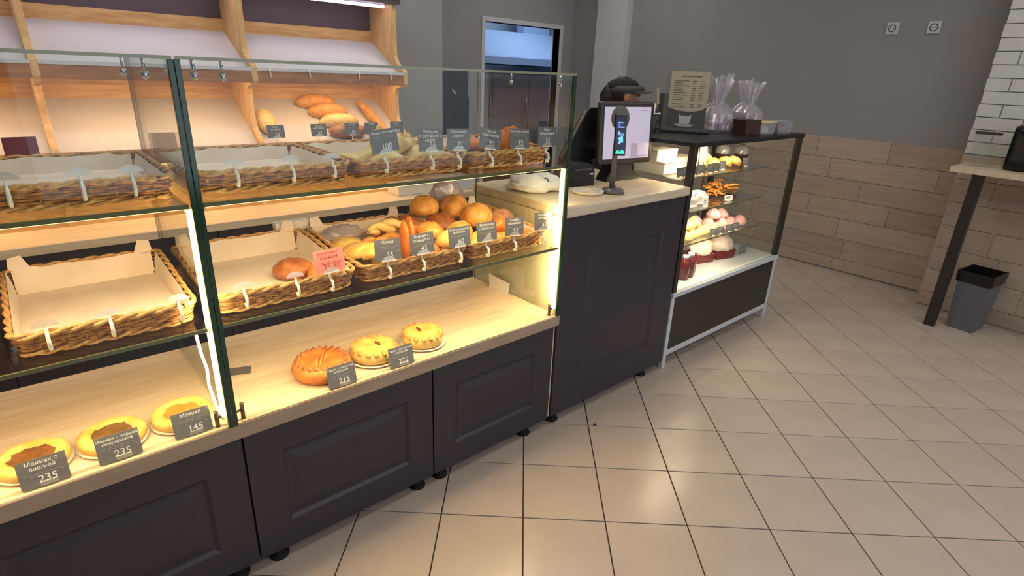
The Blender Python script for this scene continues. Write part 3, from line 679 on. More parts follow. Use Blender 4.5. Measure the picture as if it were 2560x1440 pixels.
pastry('cinnamon_roll', scroll(44, .052), 'crust_orange', 'flat orange cinnamon roll in front of the brown one', (-.85, .135, bl), (0, 0, 2.1))
# film bags and papers tucked behind the baskets
def crumple(d, seed, amp=.25): return MB().blob((0, 0, 0), d, seed, amp, 3.2, .5, nu=40, nv=24)
solo('plastic_bag', crumple((.09, .05, .05), 51), 'bag_film', 'crumpled clear plastic bag beside the half-moon pastries', 'bag', (-.63, .445, bl + .002), (0, 0, R(-8)))
bx = thing('paper_box', 'small pale grey open paper box behind the pink card basket', 'box', (-.79, .553, g1))
MB().prism([(-.05, 0), (.05, 0), (.062, .105), (-.062, .105)], -.018, .018, 'y').build('body', 'paper', bx, True)
solo('plastic_bag', crumple((.075, .02, .07), 55, .3), 'bag_film', 'upright clear bag at the rear of the end basket', 'bag', (-.125, .505, bl), (0, 0, R(-10)))
solo('paper_scrap', MB().add([(0, 0, 0), (0, .13, 0), (.012, .15, .062), (.012, .0, .055), (-.001, 0, 0), (-.001, .13, 0), (.011, .15, .062), (.011, .0, .055)], [(0, 1, 2, 3), (7, 6, 5, 4), (0, 3, 7, 4), (1, 5, 6, 2), (3, 2, 6, 7), (0, 4, 5, 1)]), 'paper', 'white paper leaning against the end glass on the worktop', 'paper', (.058, .30, Z0 + .0005))
solo('paper_note', MB().box((0, 0, 0), (.075, .05, .0015)), 'plastic_grey', 'small grey slip lying on the worktop by the joint of the cases', 'paper', (-1.14, .30, Z0 + .0004), (0, 0, R(-20)))

# upper baskets
def folded(seed, d=(.095, .05, .03)):
    def fn(p): return Vector((p.x, p.y, p.z * (1 + .35 * math.sin(p.x * 4 + seed)) * (1 - .25 * p.y)))
    return MB().blob((0, 0, 0), d, seed, .12, 2.0, .4, fn=fn, nu=28, nv=16)
for k, (x, y, z, a, lb) in enumerate([(-.635, .25, 0, -25, 'pale folded pastry at the left of the upper heap'), (-.61, .145, 0, 4, 'pale folded pastry below the 100 card'), (-.46, .21, .0, 25, 'pale folded pastry behind the tilted 100 card'), (-.55, .215, .034, 30, 'pale folded pastry on top of the heap')]):
    pastry('folded_pastry', folded(k), 'crust_pale', lb, (x, y, bu + z), (0, 0, R(a)), 'pale folded pastries')
def wedge(s=1.0): # triangular fold standing up
    return MB().prism([(-.045 * s, 0), (.05 * s, 0), (.035 * s, .05 * s), (.006 * s, .088 * s), (-.012 * s, .05 * s)], -.012, .012, 'y')
for k, (x, y, a, lb) in enumerate([(-.435, .30, 25, 'upright triangular pastry fold between the 100 and 56 cards'), (-.53, .36, -15, 'upright triangular pastry fold behind the 100 card')]):
    o = pastry('triangle_pastry', wedge(1.1 + .25 * k), 'crust_pale', lb, (x, y, bu), (R(-8), 0, R(a)), 'triangle pastries')
    bv = o.modifiers.new('soft', 'BEVEL'); bv.width = .006; bv.segments = 3
def flatbread(r=.085):
    return MB().lathe([(r * .9, 0), (r, .012), (r * .96, .026), (r * .7, .034), (0, .036)], n=40, wob=.05, seed=3)
pastry('flat_bread', flatbread(), 'crust_red', 'flat brown round bread between the 72 and 70 cards', (-.225, .20, bu), (0, 0, 0))
pastry('flat_bread', flatbread(.078), 'crust_orange', 'flat orange round bread resting on the brown one', (-.222, .21, bu + .032), (R(3), 0, 1))
for k, (x, y, d, m_, lb) in enumerate([(-.088, .215, (.042, .042, .068), 'crust_orange', 'tall orange bun between the 70 and 92 cards'), (-.045, .135, (.05, .04, .045), 'crust_gold', 'golden bun under the 92 card'), (-.005, .245, (.046, .046, .075), 'crust_orange', 'tall orange bun between the 92 and 51 cards'), (.018, .165, (.025, .025, .034), 'crust_red', 'small red brown bun by the 51 card')]):
    pastry('cheese_bun', big_bun(60 + k, d), m_, lb, (x, y, bu), (0, 0, k), 'cheese buns on the upper shelf')

# breads on the rack: they lie on the sloping shelf
def on_slope(x, y): return (x, y, 1.085 + (y - 1.775) / .365 * .23)
SL = math.atan2(.23, .365)
def loaf(seed, d=(.12, .048, .05)): return MB().blob((0, 0, 0), d, seed, .05, 1.5, .5, nu=30, nv=16)
for k, (x, y, up, a, m_, lb) in enumerate([(-.02, 2.075, .0, -6, 'crust_gold', 'top loaf of the stack on the bread rack'), (.02, 1.995, .0, -6, 'crust_gold', 'second loaf of the stack on the bread rack'), (.05, 1.915, .0, -4, 'crust_pale', 'third loaf of the stack on the bread rack'), (.06, 1.838, 0, -2, 'crust_cinnamon', 'lowest dusted loaf of the stack on the bread rack')]):
    p = on_slope(x, y); solo('white_loaf', loaf(k + 70), m_, lb, 'bread', (p[0], p[1], p[2] + up), (SL, 0, R(a)), 'stacked loaves on the rack')
def baguette(L=.33, seed=1):
    pts = []; rad = []
    for i in range(40):
        t = i / 39; pts.append(((t - .5) * L, .004 * math.sin(t * 3), .026)); rad.append(.029 * math.sin(PI * (t * .96 + .02)) ** .45 * (1 + .10 * math.sin(t * 40)))
    return MB().tube(pts, rad, 12)
p = on_slope(.285, 1.955); solo('baguette', baguette(), 'crust_gold', 'long slashed baguette leaning along the rack side', 'bread', p, (0, -SL, R(102)))
p = on_slope(-.388, 1.93); solo('white_loaf', loaf(77, (.055, .10, .05)), 'crust_pale', 'pale loaf end against the rack divider', 'bread', p, (SL, 0, 0))
o = thing('shelf_note', 'dark red note card on the bread rack', 'card', (-1.47, 1.738, 1.105)); MB().box((-.06, -.002, 0), (.055, .002, .075), M=Tm((0, 0, 0), (R(-8), 0, 0))).build('card', 'jam', o, True)
# boxes on the rear worktop
for (x0, x1, y0, y1, hh, m_, lb) in [(.30, .56, 1.66, 1.80, .06, 'paper', 'flat pale carton on the rear worktop'), (.60, .90, 1.64, 1.82, .075, 'white_metal', 'long grey carton on the rear worktop beside the flat one')]:
    b = thing('carton', lb, 'box', ((x0 + x1) / 2, y0, RZ + .0006), 0, 'cartons on the rear worktop')
    MB().box((x0, y0, RZ + .0006), (x1, y1, RZ + hh), bev=.003).build('body', m_, b); MB().box((x0 - .002, y0 - .002, RZ + hh), (x1 + .002, y1 + .002, RZ + hh + .008), bev=.002).build('lid', m_, b)

# ================================================================== ON THE TILL COUNTER
TZ = 1.0284
# white carrier bag
def bag_fn(p): return Vector((p.x, p.y * (1 - .35 * p.x), p.z * (.7 + .5 * abs(math.sin(p.x * 3 + p.y * 2)))))
b = solo('carrier_bag', MB().blob((0, 0, 0), (.13, .085, .045), 81, .18, 2.6, .5, nu=36, nv=22, fn=bag_fn), 'paper', 'white folded carrier bag with black print beside the end glass', 'bag', (.226, .325, TZ + .006), (0, 0, R(-32)))
t = MB(); text(t, '30', .05, (0, 0, 0), Tm((.02, -.060, .046), (R(46), 0, R(6))), thick=.001); q = t.build('print', 'black', b, True)
# round coin tray
D = thing('coin_tray', 'round pale coin dish on the till counter', 'dish', (.392, .165, TZ), 0)
MB().lathe([(0, 0), (.064, 0), (.070, .004), (.072, .013), (.068, .014), (.062, .006), (0, .005)], n=40).build('dish', 'cream_panel', D, True)
rb = MB()
for k in range(36): a = 2 * PI * k / 36; rb.tube([(.05 * math.cos(a), .05 * math.sin(a), .006), (.069 * math.cos(a), .069 * math.sin(a), .0145)], .0016, 5)
rb.build('ribs', 'white_metal', D, True)
# card terminal on a pole
Q = thing('card_terminal', 'slim payment terminal with lit screen on a grey pole stand', 'card terminal', (.497, .108, TZ), 0)
MB().lathe([(.050, 0), (.052, .004), (.052, .014), (.044, .020), (.016, .024), (.014, .034), (0, .034)], n=36).build('base', 'plastic_grey', Q, True)
MB().tube([(-.012, 0, .03), (-.010, 0, .12), (-.008, .004, .20), (.0, .010, .26)], [.013, .012, .011, .010], 12).build('pole', 'plastic_grey', Q, True)
MT = Tm((.012, .004, .262), (R(80), 0, R(-34)))
MB().lathe([(.036, -.012), (.040, -.006), (.040, .0), (.033, .002), (0, .002)], n=36, M=MT @ Matrix.Translation((0, .062, 0)) @ Matrix.Diagonal((1.0, 1.3, 1, 1))).build('reader_ring', 'plastic_grey', Q, True)
MB().box((-.026, -.098, 0), (.026, .078, .013), M=MT, bev=.004).build('handset', 'black_gloss', Q, True)
mat('screen_dark', (10, 12, 40), .15, emit=(10, 14, 60), estr=.5)
mat('screen_blue', (120, 150, 255), .3, emit=(130, 160, 255), estr=1.0)
mat('screen_sky', (110, 190, 255), .3, emit=(110, 190, 255), estr=.9)
mat('screen_mint', (60, 220, 190), .3, emit=(60, 220, 185), estr=.9)
sc = MB().box((-.022, -.092, .013), (.022, .066, .0138), M=MT).build('screen', 'screen_dark', Q, True)
tx = MB()
for (x0, x1, y) in ((-.015, .008, .038), (-.015, -.003, .029), (-.015, .015, .020)): tx.box((x0, y, .0142), (x1, y + .005, .0146), M=MT)
tx.box((-.013, -.012, .0142), (-.002, .004, .0146), M=MT); tx.build('screen_text', 'screen_blue', sc, True)
fg = MB().prism([(.0, -.018), (.010, -.016), (.012, -.042), (.002, -.042), (-.003, -.050), (-.010, -.048), (-.006, -.030), (-.013, -.028), (-.012, -.022)], .0142, .0146, 'z', M=MT)
for k in range(14):
    a0 = 2 * PI * k / 14; a1 = 2 * PI * (k + 1) / 14; c_ = (.006, -.010)
    fg.add([MT @ Vector((c_[0] + r_ * math.cos(a_), c_[1] + r_ * math.sin(a_), .0145)) for (r_, a_) in ((.0045, a0), (.007, a0), (.007, a1), (.0045, a1))], [(0, 1, 2, 3)])
fg.build('screen_figure', 'screen_sky', sc, True)
hl = MB()
for (x, r_) in ((-.010, .010), (.009, .011)): hl.prism([(x + r_ * math.cos(PI * k / 10), -.090 + r_ * 1.5 * math.sin(PI * k / 10)) for k in range(11)], .0142, .0146, 'z', M=MT)
hl.build('screen_hills', 'screen_mint', sc, True)
# customer display
N_ = thing('customer_screen', 'upright customer screen with black bezel and pale picture', 'monitor', (.80, .315, TZ), R(-3))
MS = Tm((0, -.01, .232), (R(86), 0, R(-6)))
mat('screen_pale', (196, 186, 206), .3, emit=(190, 180, 204), estr=.42)
mat('screen_line', (170, 158, 176), .3, emit=(160, 150, 172), estr=.36)
MB().box((-.178, -.148, -.018), (.178, .148, .012), M=MS, bev=.012).build('bezel', 'dark_brown', N_, True)
s_ = MB().box((-.152, -.122, .012), (.152, .122, .0128), M=MS).build('screen', 'screen_pale', N_, True)
MB().box((.03, -.120, .0129), (.075, -.05, .0133), M=MS).build('screen_panel', 'screen_line', s_, True)
MB().box((.08, -.116, .0129), (.146, -.108, .0133), M=MS).build('screen_footer', 'screen_line', s_, True); MB().box((.085, .104, .0129), (.13, .108, .0133), M=MS).build('screen_header', 'screen_line', s_, True)
MB().prism([(-.115, 0), (.125, 0), (.125, .02), (.07, .05), (.06, .16), (-.06, .16), (-.09, .05), (-.115, .02)], -.02, .05, 'y').build('stand', 'black', N_, True)
MB().tube([(.10, .03, .10), (.135, .03, .06), (.128, .02, .02), (.15, .0, .006)], .006, 6).build('cable', 'rubber', N_, True)
# cashier's screen seen from the side, leaning back
O_ = thing('till_screen', 'black leaning till screen seen edge-on beside the customer screen', 'monitor', (.60, .42, TZ), R(0))
MB().prism([(-.13, .12), (.02, .325), (.05, .345), (.30, .345), (.30, .32), (.16, .10)], -.01, .014, 'y').build('housing', 'black', O_, True)
MB().box((-.13, -.002, .098), (.17, .018, .118)).build('lower_bezel', 'black', O_, True)
MB().tube([(-.135, -.006, .115), (.02, -.008, .335)], .008, 6).build('side_bezel', 'plastic_grey', O_, True)
MB().prism([(-.10, 0), (.14, 0), (.12, .10), (-.02, .12)], .016, .09, 'y').build('stand', 'black', O_, True)
# receipt printer with rounded lid
G_ = thing('receipt_printer', 'black rounded receipt printer beside the carrier bag', 'printer', (.50, .36, TZ), R(-8))
MB().prism([(-.075, 0), (.075, 0), (.075, .06), (.068, .085), (.05, .10), (.02, .108), (-.02, .108), (-.05, .10), (-.068, .085), (-.075, .06)], -.07, .03, 'y').build('housing', 'black', G_, True)
MB().box((.045, -.0712, .052), (.066, -.070, .058)).build('status_light', 'screen_pale', G_, True)
MB().box((-.05, -.075, .075), (.05, -.069, .081)).build('paper_slot', 'plastic_grey', G_, True)

# ================================================================== CAKE CASE
A0, A1, B0, B1, DZ, TT = .985, 2.20, .022, .60, .44, 1.236
C = thing('cake_case', 'upright glass cake case with dark frame and white base', 'display case', ((A0 + A1) / 2, B0, 0))
for (x, y) in ((A0, B0), (A1 - .03, B0), (A0, B1 - .03), (A1 - .03, B1 - .03)):
    MB().box((x, y, 0), (x + .03, y + .03, DZ - .012), bev=.003).build('leg', 'white_metal', C)
    MB().box((x - .001, y - .001, DZ + .014), (x + .033, y + .033, TT - .022), bev=.003).build('post', 'dark_brown', C)
MB().box((A0 + .03, B0 + .002, .075), (A1 - .03, B0 + .026, .108), bev=.002).build('bottom_rail', 'white_metal', C)
MB().box((A0 + .03, B0 + .004, .108), (A1 - .03, B0 + .018, DZ - .014)).build('kick_panel', 'dark_brown', C)
for (x0, x1) in ((A0 + .004, A0 + .018), (A1 - .018, A1 - .004)): MB().box((x0, B0 + .03, .075), (x1, B1 - .03, DZ - .014)).build('end_panel', 'dark_brown', C)
MB().box((A0 - .004, B0 - .008, DZ - .012), (A1 + .004, B1, DZ + .014), bev=.003).build('deck', 'white_metal', C)
MB().box((A0 - .008, B0 - .008, TT - .022), (A1 + .008, B1, TT), bev=.003).build('top', 'black', C)
MB().box((A0 + .033, B0 + .01, DZ + .014), (A1 - .033, B0 + .015, TT - .022)).build('front_pane', 'glass', C)
for x in (A0 + .012, A1 - .018): MB().box((x, B0 + .033, DZ + .014), (x + .005, B1 - .033, TT - .022)).build('end_pane', 'glass', C)
for z in (1.045, .86, .675):
    s_ = MB().box((A0 + .034, .095, z - .006), (A1 - .22, .52, z)).build('shelf', 'glass_tint', C)
    MB().box((A0 + .034, .092, z - .0062), (A1 - .22, .095, z + .0002)).build('glass_edge', 'olive_edge', s_)
for x in (A0 + .04, A1 - .24): MB().box((x, .505, DZ + .02), (x + .02, .52, TT - .03)).build('shelf_rail', 'steel', C)
MB().box((A0 + .05, B0 + .05, TT - .032), (A1 - .05, B0 + .062, TT - .023)).build('led_profile', 'led_warm', C)
area('led_light', (A0 + .38, .16, TT - .03), .7, 4.5, (1.0, .80, .50), (R(8), 0, 0), .05, parent=C)
for z in (.668, .853, 1.038): area('led_light', (A0 + .36, .105, z - .002), .66, 1.9, (1.0, .80, .54), (R(35), 0, 0), .012, parent=C)

def small_tag(x, y, z, m_, lb, w=.055, h=.048, rz=-10):
    G = thing('cake_tag', lb, 'price tag', (x, y, z + .0004), R(rz), 'small cards in the cake case')
    M = Tm((0, 0, h / 2 + .003), (R(80), 0, 0))
    MB().box((-w / 2, -h / 2, -.0007), (w / 2, h / 2, .0007), M=M).build('card', m_, G, True)
    MB().lathe([(.016, 0), (.016, .004), (.008, .008), (0, .009)], n=14).build('foot', 'clip_clear', G, True)
    l = MB()
    for k in range(3): l.box((-w * .36, h * (.22 - .16 * k), .0008), (w * (.3 - .1 * k), h * (.22 - .16 * k) + .003, .0011), M=M)
    o = l.build('small_print', 'ink_faint' if m_ == 'card' else 'card', G, True); o['kind'] = 'stuff'
sa, sb, sc_, sd = 1.0454, .8604, .6754, DZ + .0144
for k, x in enumerate((1.055, 1.118, 1.182, 1.262, 1.345, 1.405)): small_tag(x, .125 + .004 * (k % 2), sa, 'card', 'dark card on the top cake shelf, ' + ('first', 'second', 'third', 'fourth', 'fifth', 'sixth')[k] + ' from the till')
small_tag(1.515, .15, sa, 'card', 'dark card before the orange cookies', .05); small_tag(1.80, .16, sa, 'card', 'dark card under the clear dome pots', .06)
for k, (x, y, lb) in enumerate(((1.14, .33, 'cream box beside the till at the top shelf'), (1.36, .40, 'cream box behind the biscuit sticks'))):
    b = thing('cake_box', lb, 'box', (x, y, sa), R(4 * k), 'boxes in the cake case')
    MB().box((-.095, -.11, 0), (.095, .11, .055), bev=.003).build('body', 'paper', b, True); MB().box((-.097, -.112, .055), (.097, .112, .066), bev=.003).build('lid', 'parchment', b, True)
b = thing('cake_box', 'upper cream box stacked at the top shelf beside the till', 'box', (1.13, .35, sa + .0664), R(-6), 'boxes in the cake case')
MB().box((-.08, -.09, 0), (.08, .09, .05), bev=.003).build('body', 'paper', b, True); MB().box((-.082, -.092, .05), (.082, .092, .058), bev=.003).build('lid', 'paper', b, True)
for k in range(7): solo('biscuit_stick', MB().blob((0, 0, 0), (.009, .009, .085), k, .08, flat=.95, nu=10, nv=10), 'cream', 'pale biscuit stick standing in the row on the top cake shelf', 'biscuit', (1.315 + .026 * k, .235 + .006 * (k % 2), sa), (R(-4), R(3 * (k % 3 - 1)), 0), 'biscuit sticks')
for k, (x, y, z, a) in enumerate(((1.50, .235, 0, 10), (1.58, .245, .0, 30), (1.545, .25, .033, -20), (1.65, .225, 0, 70), (1.70, .215, .0, 80))):
    solo('orange_cookie', MB().blob((0, 0, 0), (.05, .036, .034), 90 + k, .1), 'cookie', ['orange cookie nearest the biscuit sticks', 'orange cookie in the middle of the heap', 'orange cookie on top of the heap', 'orange cookie leaning at the end of the heap', 'outermost orange cookie beside the dome pots'][k], 'cookie', (x, y, sa + z), (R(20 if k > 2 else 0), 0, R(a)), 'orange cookies')
for k, x in enumerate((1.70, 1.82, 1.925)):
    b = thing('dome_pot', ['clear dome pot behind the orange cookies', 'clear dome pot above the last dark card', 'clear dome pot at the shelf end'][k], 'pot', (x, .40 - .07 * k, sa), 0, 'clear dome pots')
    MB().lathe([(.032, 0), (.042, .05), (.045, .055), (.042, .058)], n=24).build('cup', 'choc', b, True); MB().lathe([(.045, .056), (.042, .085), (.028, .105), (.012, .112), (.012, .108)], n=24, cap=False).build('dome_lid', 'film', b, True)
# second shelf
for k, (x, y) in enumerate(((1.25, .20), (1.38, .215))):
    b = thing('eclair_box', ['clear box of white striped eclairs nearest the post', 'clear box of white striped eclairs beside the golden honey sticks'][k], 'box', (x, y, sb), R(-8), 'clear boxes of eclairs')
    MB().box((-.06, -.05, 0), (.06, .05, .05), bev=.004).build('tub', 'film', b, True); MB().box((-.057, -.047, .004), (.057, .047, .046), bev=.004).build('filling', 'eclair_white', b, True)
    e = MB()
    for q in range(4): e.blob((-.04 + .027 * q, 0, .048), (.012, .045, .016), q, .08, nu=12, nv=8)
    e.build('eclairs', 'eclair_white', b, True)
    e = MB()
    for q in range(4): e.tube([(-.04 + .027 * q, -.04, .062), (-.04 + .027 * q, 0, .068), (-.04 + .027 * q, .04, .062)], .0035, 5)
    e.build('stripes', 'choc', b, True)
small_tag(1.33, .115, sb, 'paper', 'white card hanging at the eclair box', .04, .06); small_tag(1.62, .135, sb, 'paper', 'white card before the golden honey sticks', .07, .03)
ck = thing('honey_sticks', 'heap of golden fried honey sticks', 'pastry', (1.72, .25, sb))
random.seed(12)
for k in range(56):
    a = random.uniform(-.9, .9); x = random.gauss(0, .06); y = random.gauss(0, .035); z = .008 + max(0, .085 - abs(x) * .7) * random.random()
    d = Vector((math.cos(a), math.sin(a), random.uniform(-.25, .35))) * .032; c = Vector((x, y, z + .006))
    MB().tube([c - d, c + Vector((0, 0, .003)), c + d], [.005, .008, .005], 6).build('stick', 'chak', ck, True)
MB().lathe([(0, 0), (.09, 0), (.10, .006), (.09, .004), (0, .004)], n=24).build('tray', 'choc', ck, True)
# third shelf
def whirl(seed, r): 
    def fn(p):
        a = math.atan2(p.y, p.x); q = math.hypot(p.x, p.y); return Vector((p.x * (1 - .3 * max(0, p.z)), p.y * (1 - .3 * max(0, p.z)), p.z * (1 + .12 * math.sin(5 * a + p.z * 5))))
    return MB().blob((0, 0, 0), (r, r, r * .8), seed, .08, 2, .5, fn=fn, nu=24, nv=14)
for k, (x, y, z) in enumerate(((1.22, .14, 0), (1.30, .15, 0), (1.385, .155, 0), (1.25, .215, 0), (1.33, .225, 0), (1.415, .23, 0), (1.29, .18, .045), (1.37, .195, .045), (1.45, .165, .0), (1.49, .24, .0), (1.53, .165, 0))):
    solo('yellow_meringue', whirl(k, .042), 'meringue_yellow', ['yellow meringue at the front of the third shelf row', 'yellow meringue in the rear row of the third shelf', 'yellow meringue sitting on top of the others'][0 if z == 0 and y < .2 else 1 if z == 0 else 2], 'meringue', (x, y, sc_ + z), (0, 0, k), 'yellow meringues, ' + ('front row' if z == 0 and y < .2 else 'rear row' if z == 0 else 'top'))
for k, (x, y, z) in enumerate(((1.60, .20, 0), (1.68, .19, 0), (1.76, .18, 0), (1.62, .27, 0), (1.71, .26, 0), (1.80, .25, 0), (1.65, .225, .05), (1.74, .215, .05), (1.845, .18, 0))):
    solo('pink_meringue', whirl(k + 20, .046), 'meringue_pink', 'pink meringue on top of the pink heap' if z else ('pink meringue in the front row of the third shelf' if y < .21 else 'pink meringue in the rear row'), 'meringue', (x, y, sc_ + z), (0, 0, k), 'pink meringues, ' + ('top' if z else 'front' if y < .21 else 'rear'))
for k, x in enumerate((1.46, 1.54, 1.64, 1.72)): small_tag(x, .108, sc_, 'card', 'dark card before the meringues, %s from the post' % ('first', 'second', 'third', 'fourth')[k], .06, .042)
# deck: juice bottles and a meringue cake in a red tub
def bottle(x, y, lb):
    b = thing('juice_bottle', lb, 'bottle', (x, y, sd), 0, 'dark red juice bottles')
    MB().lathe([(.026, 0), (.029, .004), (.029, .095), (.024, .112), (.015, .124), (.015, .128), (0, .128)], n=24).build('body', 'juice', b, True); MB().lathe([(.0185, .124), (.0185, .140), (.017, .142), (0, .142)], n=24).build('cap', 'white_metal', b, True)
for k, (x, y) in enumerate(((1.235, .125), (1.305, .135), (1.372, .165), (1.425, .21), (1.19, .19), (1.26, .21))): bottle(x, y, ['red juice bottle nearest the dark post', 'red juice bottle second from the post, front row', 'red juice bottle third from the post', 'red juice bottle nearest the meringue roulade', 'red juice bottle in the rear row by the post', 'red juice bottle in the rear row, middle'][k])
for k, (x, y, lb) in enumerate(((1.62, .27, 'meringue roulade in a red tub beside the bottles'), (1.82, .24, 'meringue roulade in a red tub at the far end'))):
    b = thing('meringue_roulade', lb, 'cake', (x, y, sd), R(-14), 'meringue roulades')
    MB().prism([(-.075, 0), (.075, 0), (.088, .055), (-.088, .055)], -.06, .06, 'y').build('tub', 'jam', b, True)
    MB().blob((0, 0, .05), (.095, .07, .07), 5 + k, .16, 2.6, .4, nu=30, nv=18).build('meringue', 'cream', b, True)
    be = MB()
    for q in range(6): be.blob((random.uniform(-.06, .06), random.uniform(-.05, .02), .112 - .02 * abs(q - 3) / 3), (.006, .006, .005), q, .1, nu=8, nv=6)
    be.build('berries', 'choc', b, True)
small_tag(2.0, .17, sd, 'card', 'dark card beside the meringue roulades', .06, .05)

# ================================================================== ON TOP OF THE CAKE CASE
tz = TT + .0004
M_ = thing('menu_stand', 'clear acrylic stand with beige coffee menu', 'menu', (1.40, .36, tz), math.atan2(-.217, .156))
mat('menu_beige', (226, 206, 176), .6); mat('menu_dark', (70, 58, 50), .5, second=(48, 40, 36), scale=30); mat('menu_ink', (120, 100, 82), .6); mat('cup_print', (200, 196, 186), .6)
MM = Tm((0, 0, .012), (R(84), 0, 0))
MB().box((-.13, 0, -.0035), (.13, .33, -.0015), M=MM).box((-.13, 0, .0015), (.13, .33, .0035), M=MM).build('acrylic_sheet', 'acrylic', M_, True)
MB().box((-.135, -.045, 0), (.135, .045, .012), bev=.003).build('base', 'black', M_, True)
sh = MB().box((-.105, .01, -.001), (.105, .315, .001), M=MM).build('menu_sheet', 'menu_beige', M_, True)
MB().prism([(-.105, .01), (.105, .01), (.105, .13), (.08, .112), (.04, .104), (0, .102), (-.05, .106), (-.09, .118), (-.105, .125)], .0012, .0014, 'z', M=MM).build('photo_field', 'menu_dark', sh, True)
cpm = MB().prism([(-.040, .085), (.030, .085), (.024, .04), (.012, .03), (-.022, .03), (-.034, .04)], .0016, .0018, 'z', M=MM).prism([(-.06, .034), (.05, .034), (.03, .022), (-.04, .022)], .0016, .0018, 'z', M=MM)
cpm.build('coffee_cup_picture', 'cup_print', sh, True)
MB().prism([(-.034 + .0 , .086), (.024, .086), (.018, .080), (-.028, .080)], .0019, .0021, 'z', M=MM).build('coffee_picture', 'menu_dark', sh, True)
mk = MB().box((-.05, .285, .0012), (.06, .291, .0014), M=MM)
for k in range(11):
    y = .262 - k * .0125 - (.012 if k > 8 else 0); rr = random.Random(k)
    mk.box((-.085, y, .0012), (-.085 + rr.uniform(.04, .085), y + .0045, .0014), M=MM).box((.012, y, .0012), (.034, y + .0045, .0014), M=MM).box((.052, y, .0012), (.078, y + .0035, .0014), M=MM)
mk.build('menu_lines', 'menu_ink', sh, True)
U = thing('straw_cup', 'dark paper cup holding stirrers and a black pen', 'cup', (1.268, .495, tz))
MB().lathe([(.033, 0), (.045, .098), (.043, .098), (.031, .003), (0, .003)], n=28, cap=False).build('cup', 'dark_brown', U, True)
MB().lathe([(.0455, .094), (.048, .097), (.0455, .1005), (.043, .098)], n=28, cap=False).build('rim', 'paper', U, True)
for k, (x, y, tx_, m_) in enumerate(((-.02, 0, -.25, 'paper'), (-.006, .01, -.05, 'cream'), (.0, -.01, .04, 'paper'), (.012, .012, .1, 'cream'), (.026, .0, .25, 'cookie'))):
    MB().tube([(x * .5, y, .005), (x * .5 + tx_ * .15, y, .15)], .0036, 6).build('stirrer', m_, U, True)
MB().tube([(.0, -.015, .01), (.028, -.018, .145)], .008, 8).build('pen', 'black', U, True)
for (x, y, hh, m_, lb, wd) in ((1.15, .53, .075, 'paper', 'small stack of white napkins behind the straw cup', .10),):
    solo('napkin_stack', MB().box((-wd / 2, -.03, 0), (wd / 2, .03, hh), bev=.004), m_, lb, 'napkins', (x, y, tz))
V_ = thing('leaflet_holder', 'tall narrow dark leaflet holder behind the coffee menu', 'holder', (1.46, .545, tz), R(-40))
MB().box((-.03, -.012, 0), (.03, .012, .20), M=Tm((0, 0, 0), (R(-8), 0, 0)), bev=.003).build('leaflets', 'plastic_grey', V_, True); MB().box((-.034, -.018, 0), (-.030, .016, .23), M=Tm((0, 0, 0), (R(-8), R(-4), 0))).build('back_sheet', 'cream_panel', V_, True); MB().box((-.04, -.04, 0), (.04, .03, .006)).build('base', 'plastic_grey', V_, True)
# sweets in gathered cellophane bags
def cello(x, y, r, hh, inner, lb, seed, items):
    G = thing('cellophane_bag', lb, 'bag', (x, y, tz), seed, 'cellophane bags of sweets')
    prof = [(r * .7, .0), (r * .95, hh * .06), (r, hh * .22), (r * .9, hh * .38), (r * .5, hh * .5), (r * .22, hh * .56), (r * .28, hh * .62), (r * .45, hh * .8), (r * .68, hh)]
    n = 44; vs = []; fs = []
    for k, (rr, z) in enumerate(prof):
        for i in range(n):
            a = 2 * PI * i / n; f = 1 + .16 * noise.noise(Vector((math.cos(a) * 3, math.sin(a) * 3, seed + z * 9))) + (.25 * math.sin(a * 9 + seed) if k > 5 else .05 * math.sin(a * 7))
            vs.append((rr * f * math.cos(a), rr * f * math.sin(a), z * (1 + (.16 * noise.noise(Vector((math.cos(a) * 2, math.sin(a) * 2, seed + 7))) if k > 6 else 0))))
    for k in range(len(prof) - 1):
        for i in range(n): j = (i + 1) % n; fs.append((k * n + i, k * n + j, (k + 1) * n + j, (k + 1) * n + i))
    fs.append(tuple(range(n))[::-1])
    MB().add(vs, fs, False).build('film', 'film', G, True)
    rnd = random.Random(int(seed * 10))
    for k in range(items):
        a = rnd.uniform(0, 6.28); q = r * .55 * rnd.random() ** .5; L = k // 4
        MB().blob((q * math.cos(a), q * math.sin(a), .008 + L * r * .32), (r * .30, r * .26, r * .22), k + seed, .14, nu=14, nv=8).build('sweet', inner, G, True)
    MB().tube([(r * .24 * math.cos(2 * PI * k / 12), r * .24 * math.sin(2 * PI * k / 12), hh * .57) for k in range(12)], .003, 5, True).build('tie', 'white_metal', G, True)
cello(1.665, .335, .10, .27, 'candy_pink', 'cellophane bag of pale pink marshmallows beside the menu', 1.3, 11)
cello(1.84, .43, .10, .315, 'crust_red', 'tall cellophane bag of red brown gingerbread', 2.1, 12)
cello(1.985, .295, .092, .285, 'crust_red', 'cellophane bag of brown cookies above the clear tub', 3.4, 11)
cello(2.12, .41, .07, .28, 'choc', 'slim cellophane bag at the far corner of the cake case', 4.2, 8)
q = thing('chocolate_box', 'dark brown tapered gift box before the pink marshmallows', 'box', (1.72, .150, tz), R(-12)); MB().prism([(-.065, 0), (.06, 0), (.05, .075), (-.075, .075)], -.045, .045, 'y').build('body', 'choc', q, True); MB().prism([(-.078, .075), (.053, .075), (.053, .083), (-.078, .083)], -.048, .048, 'y').build('lid', 'dark_brown', q, True)
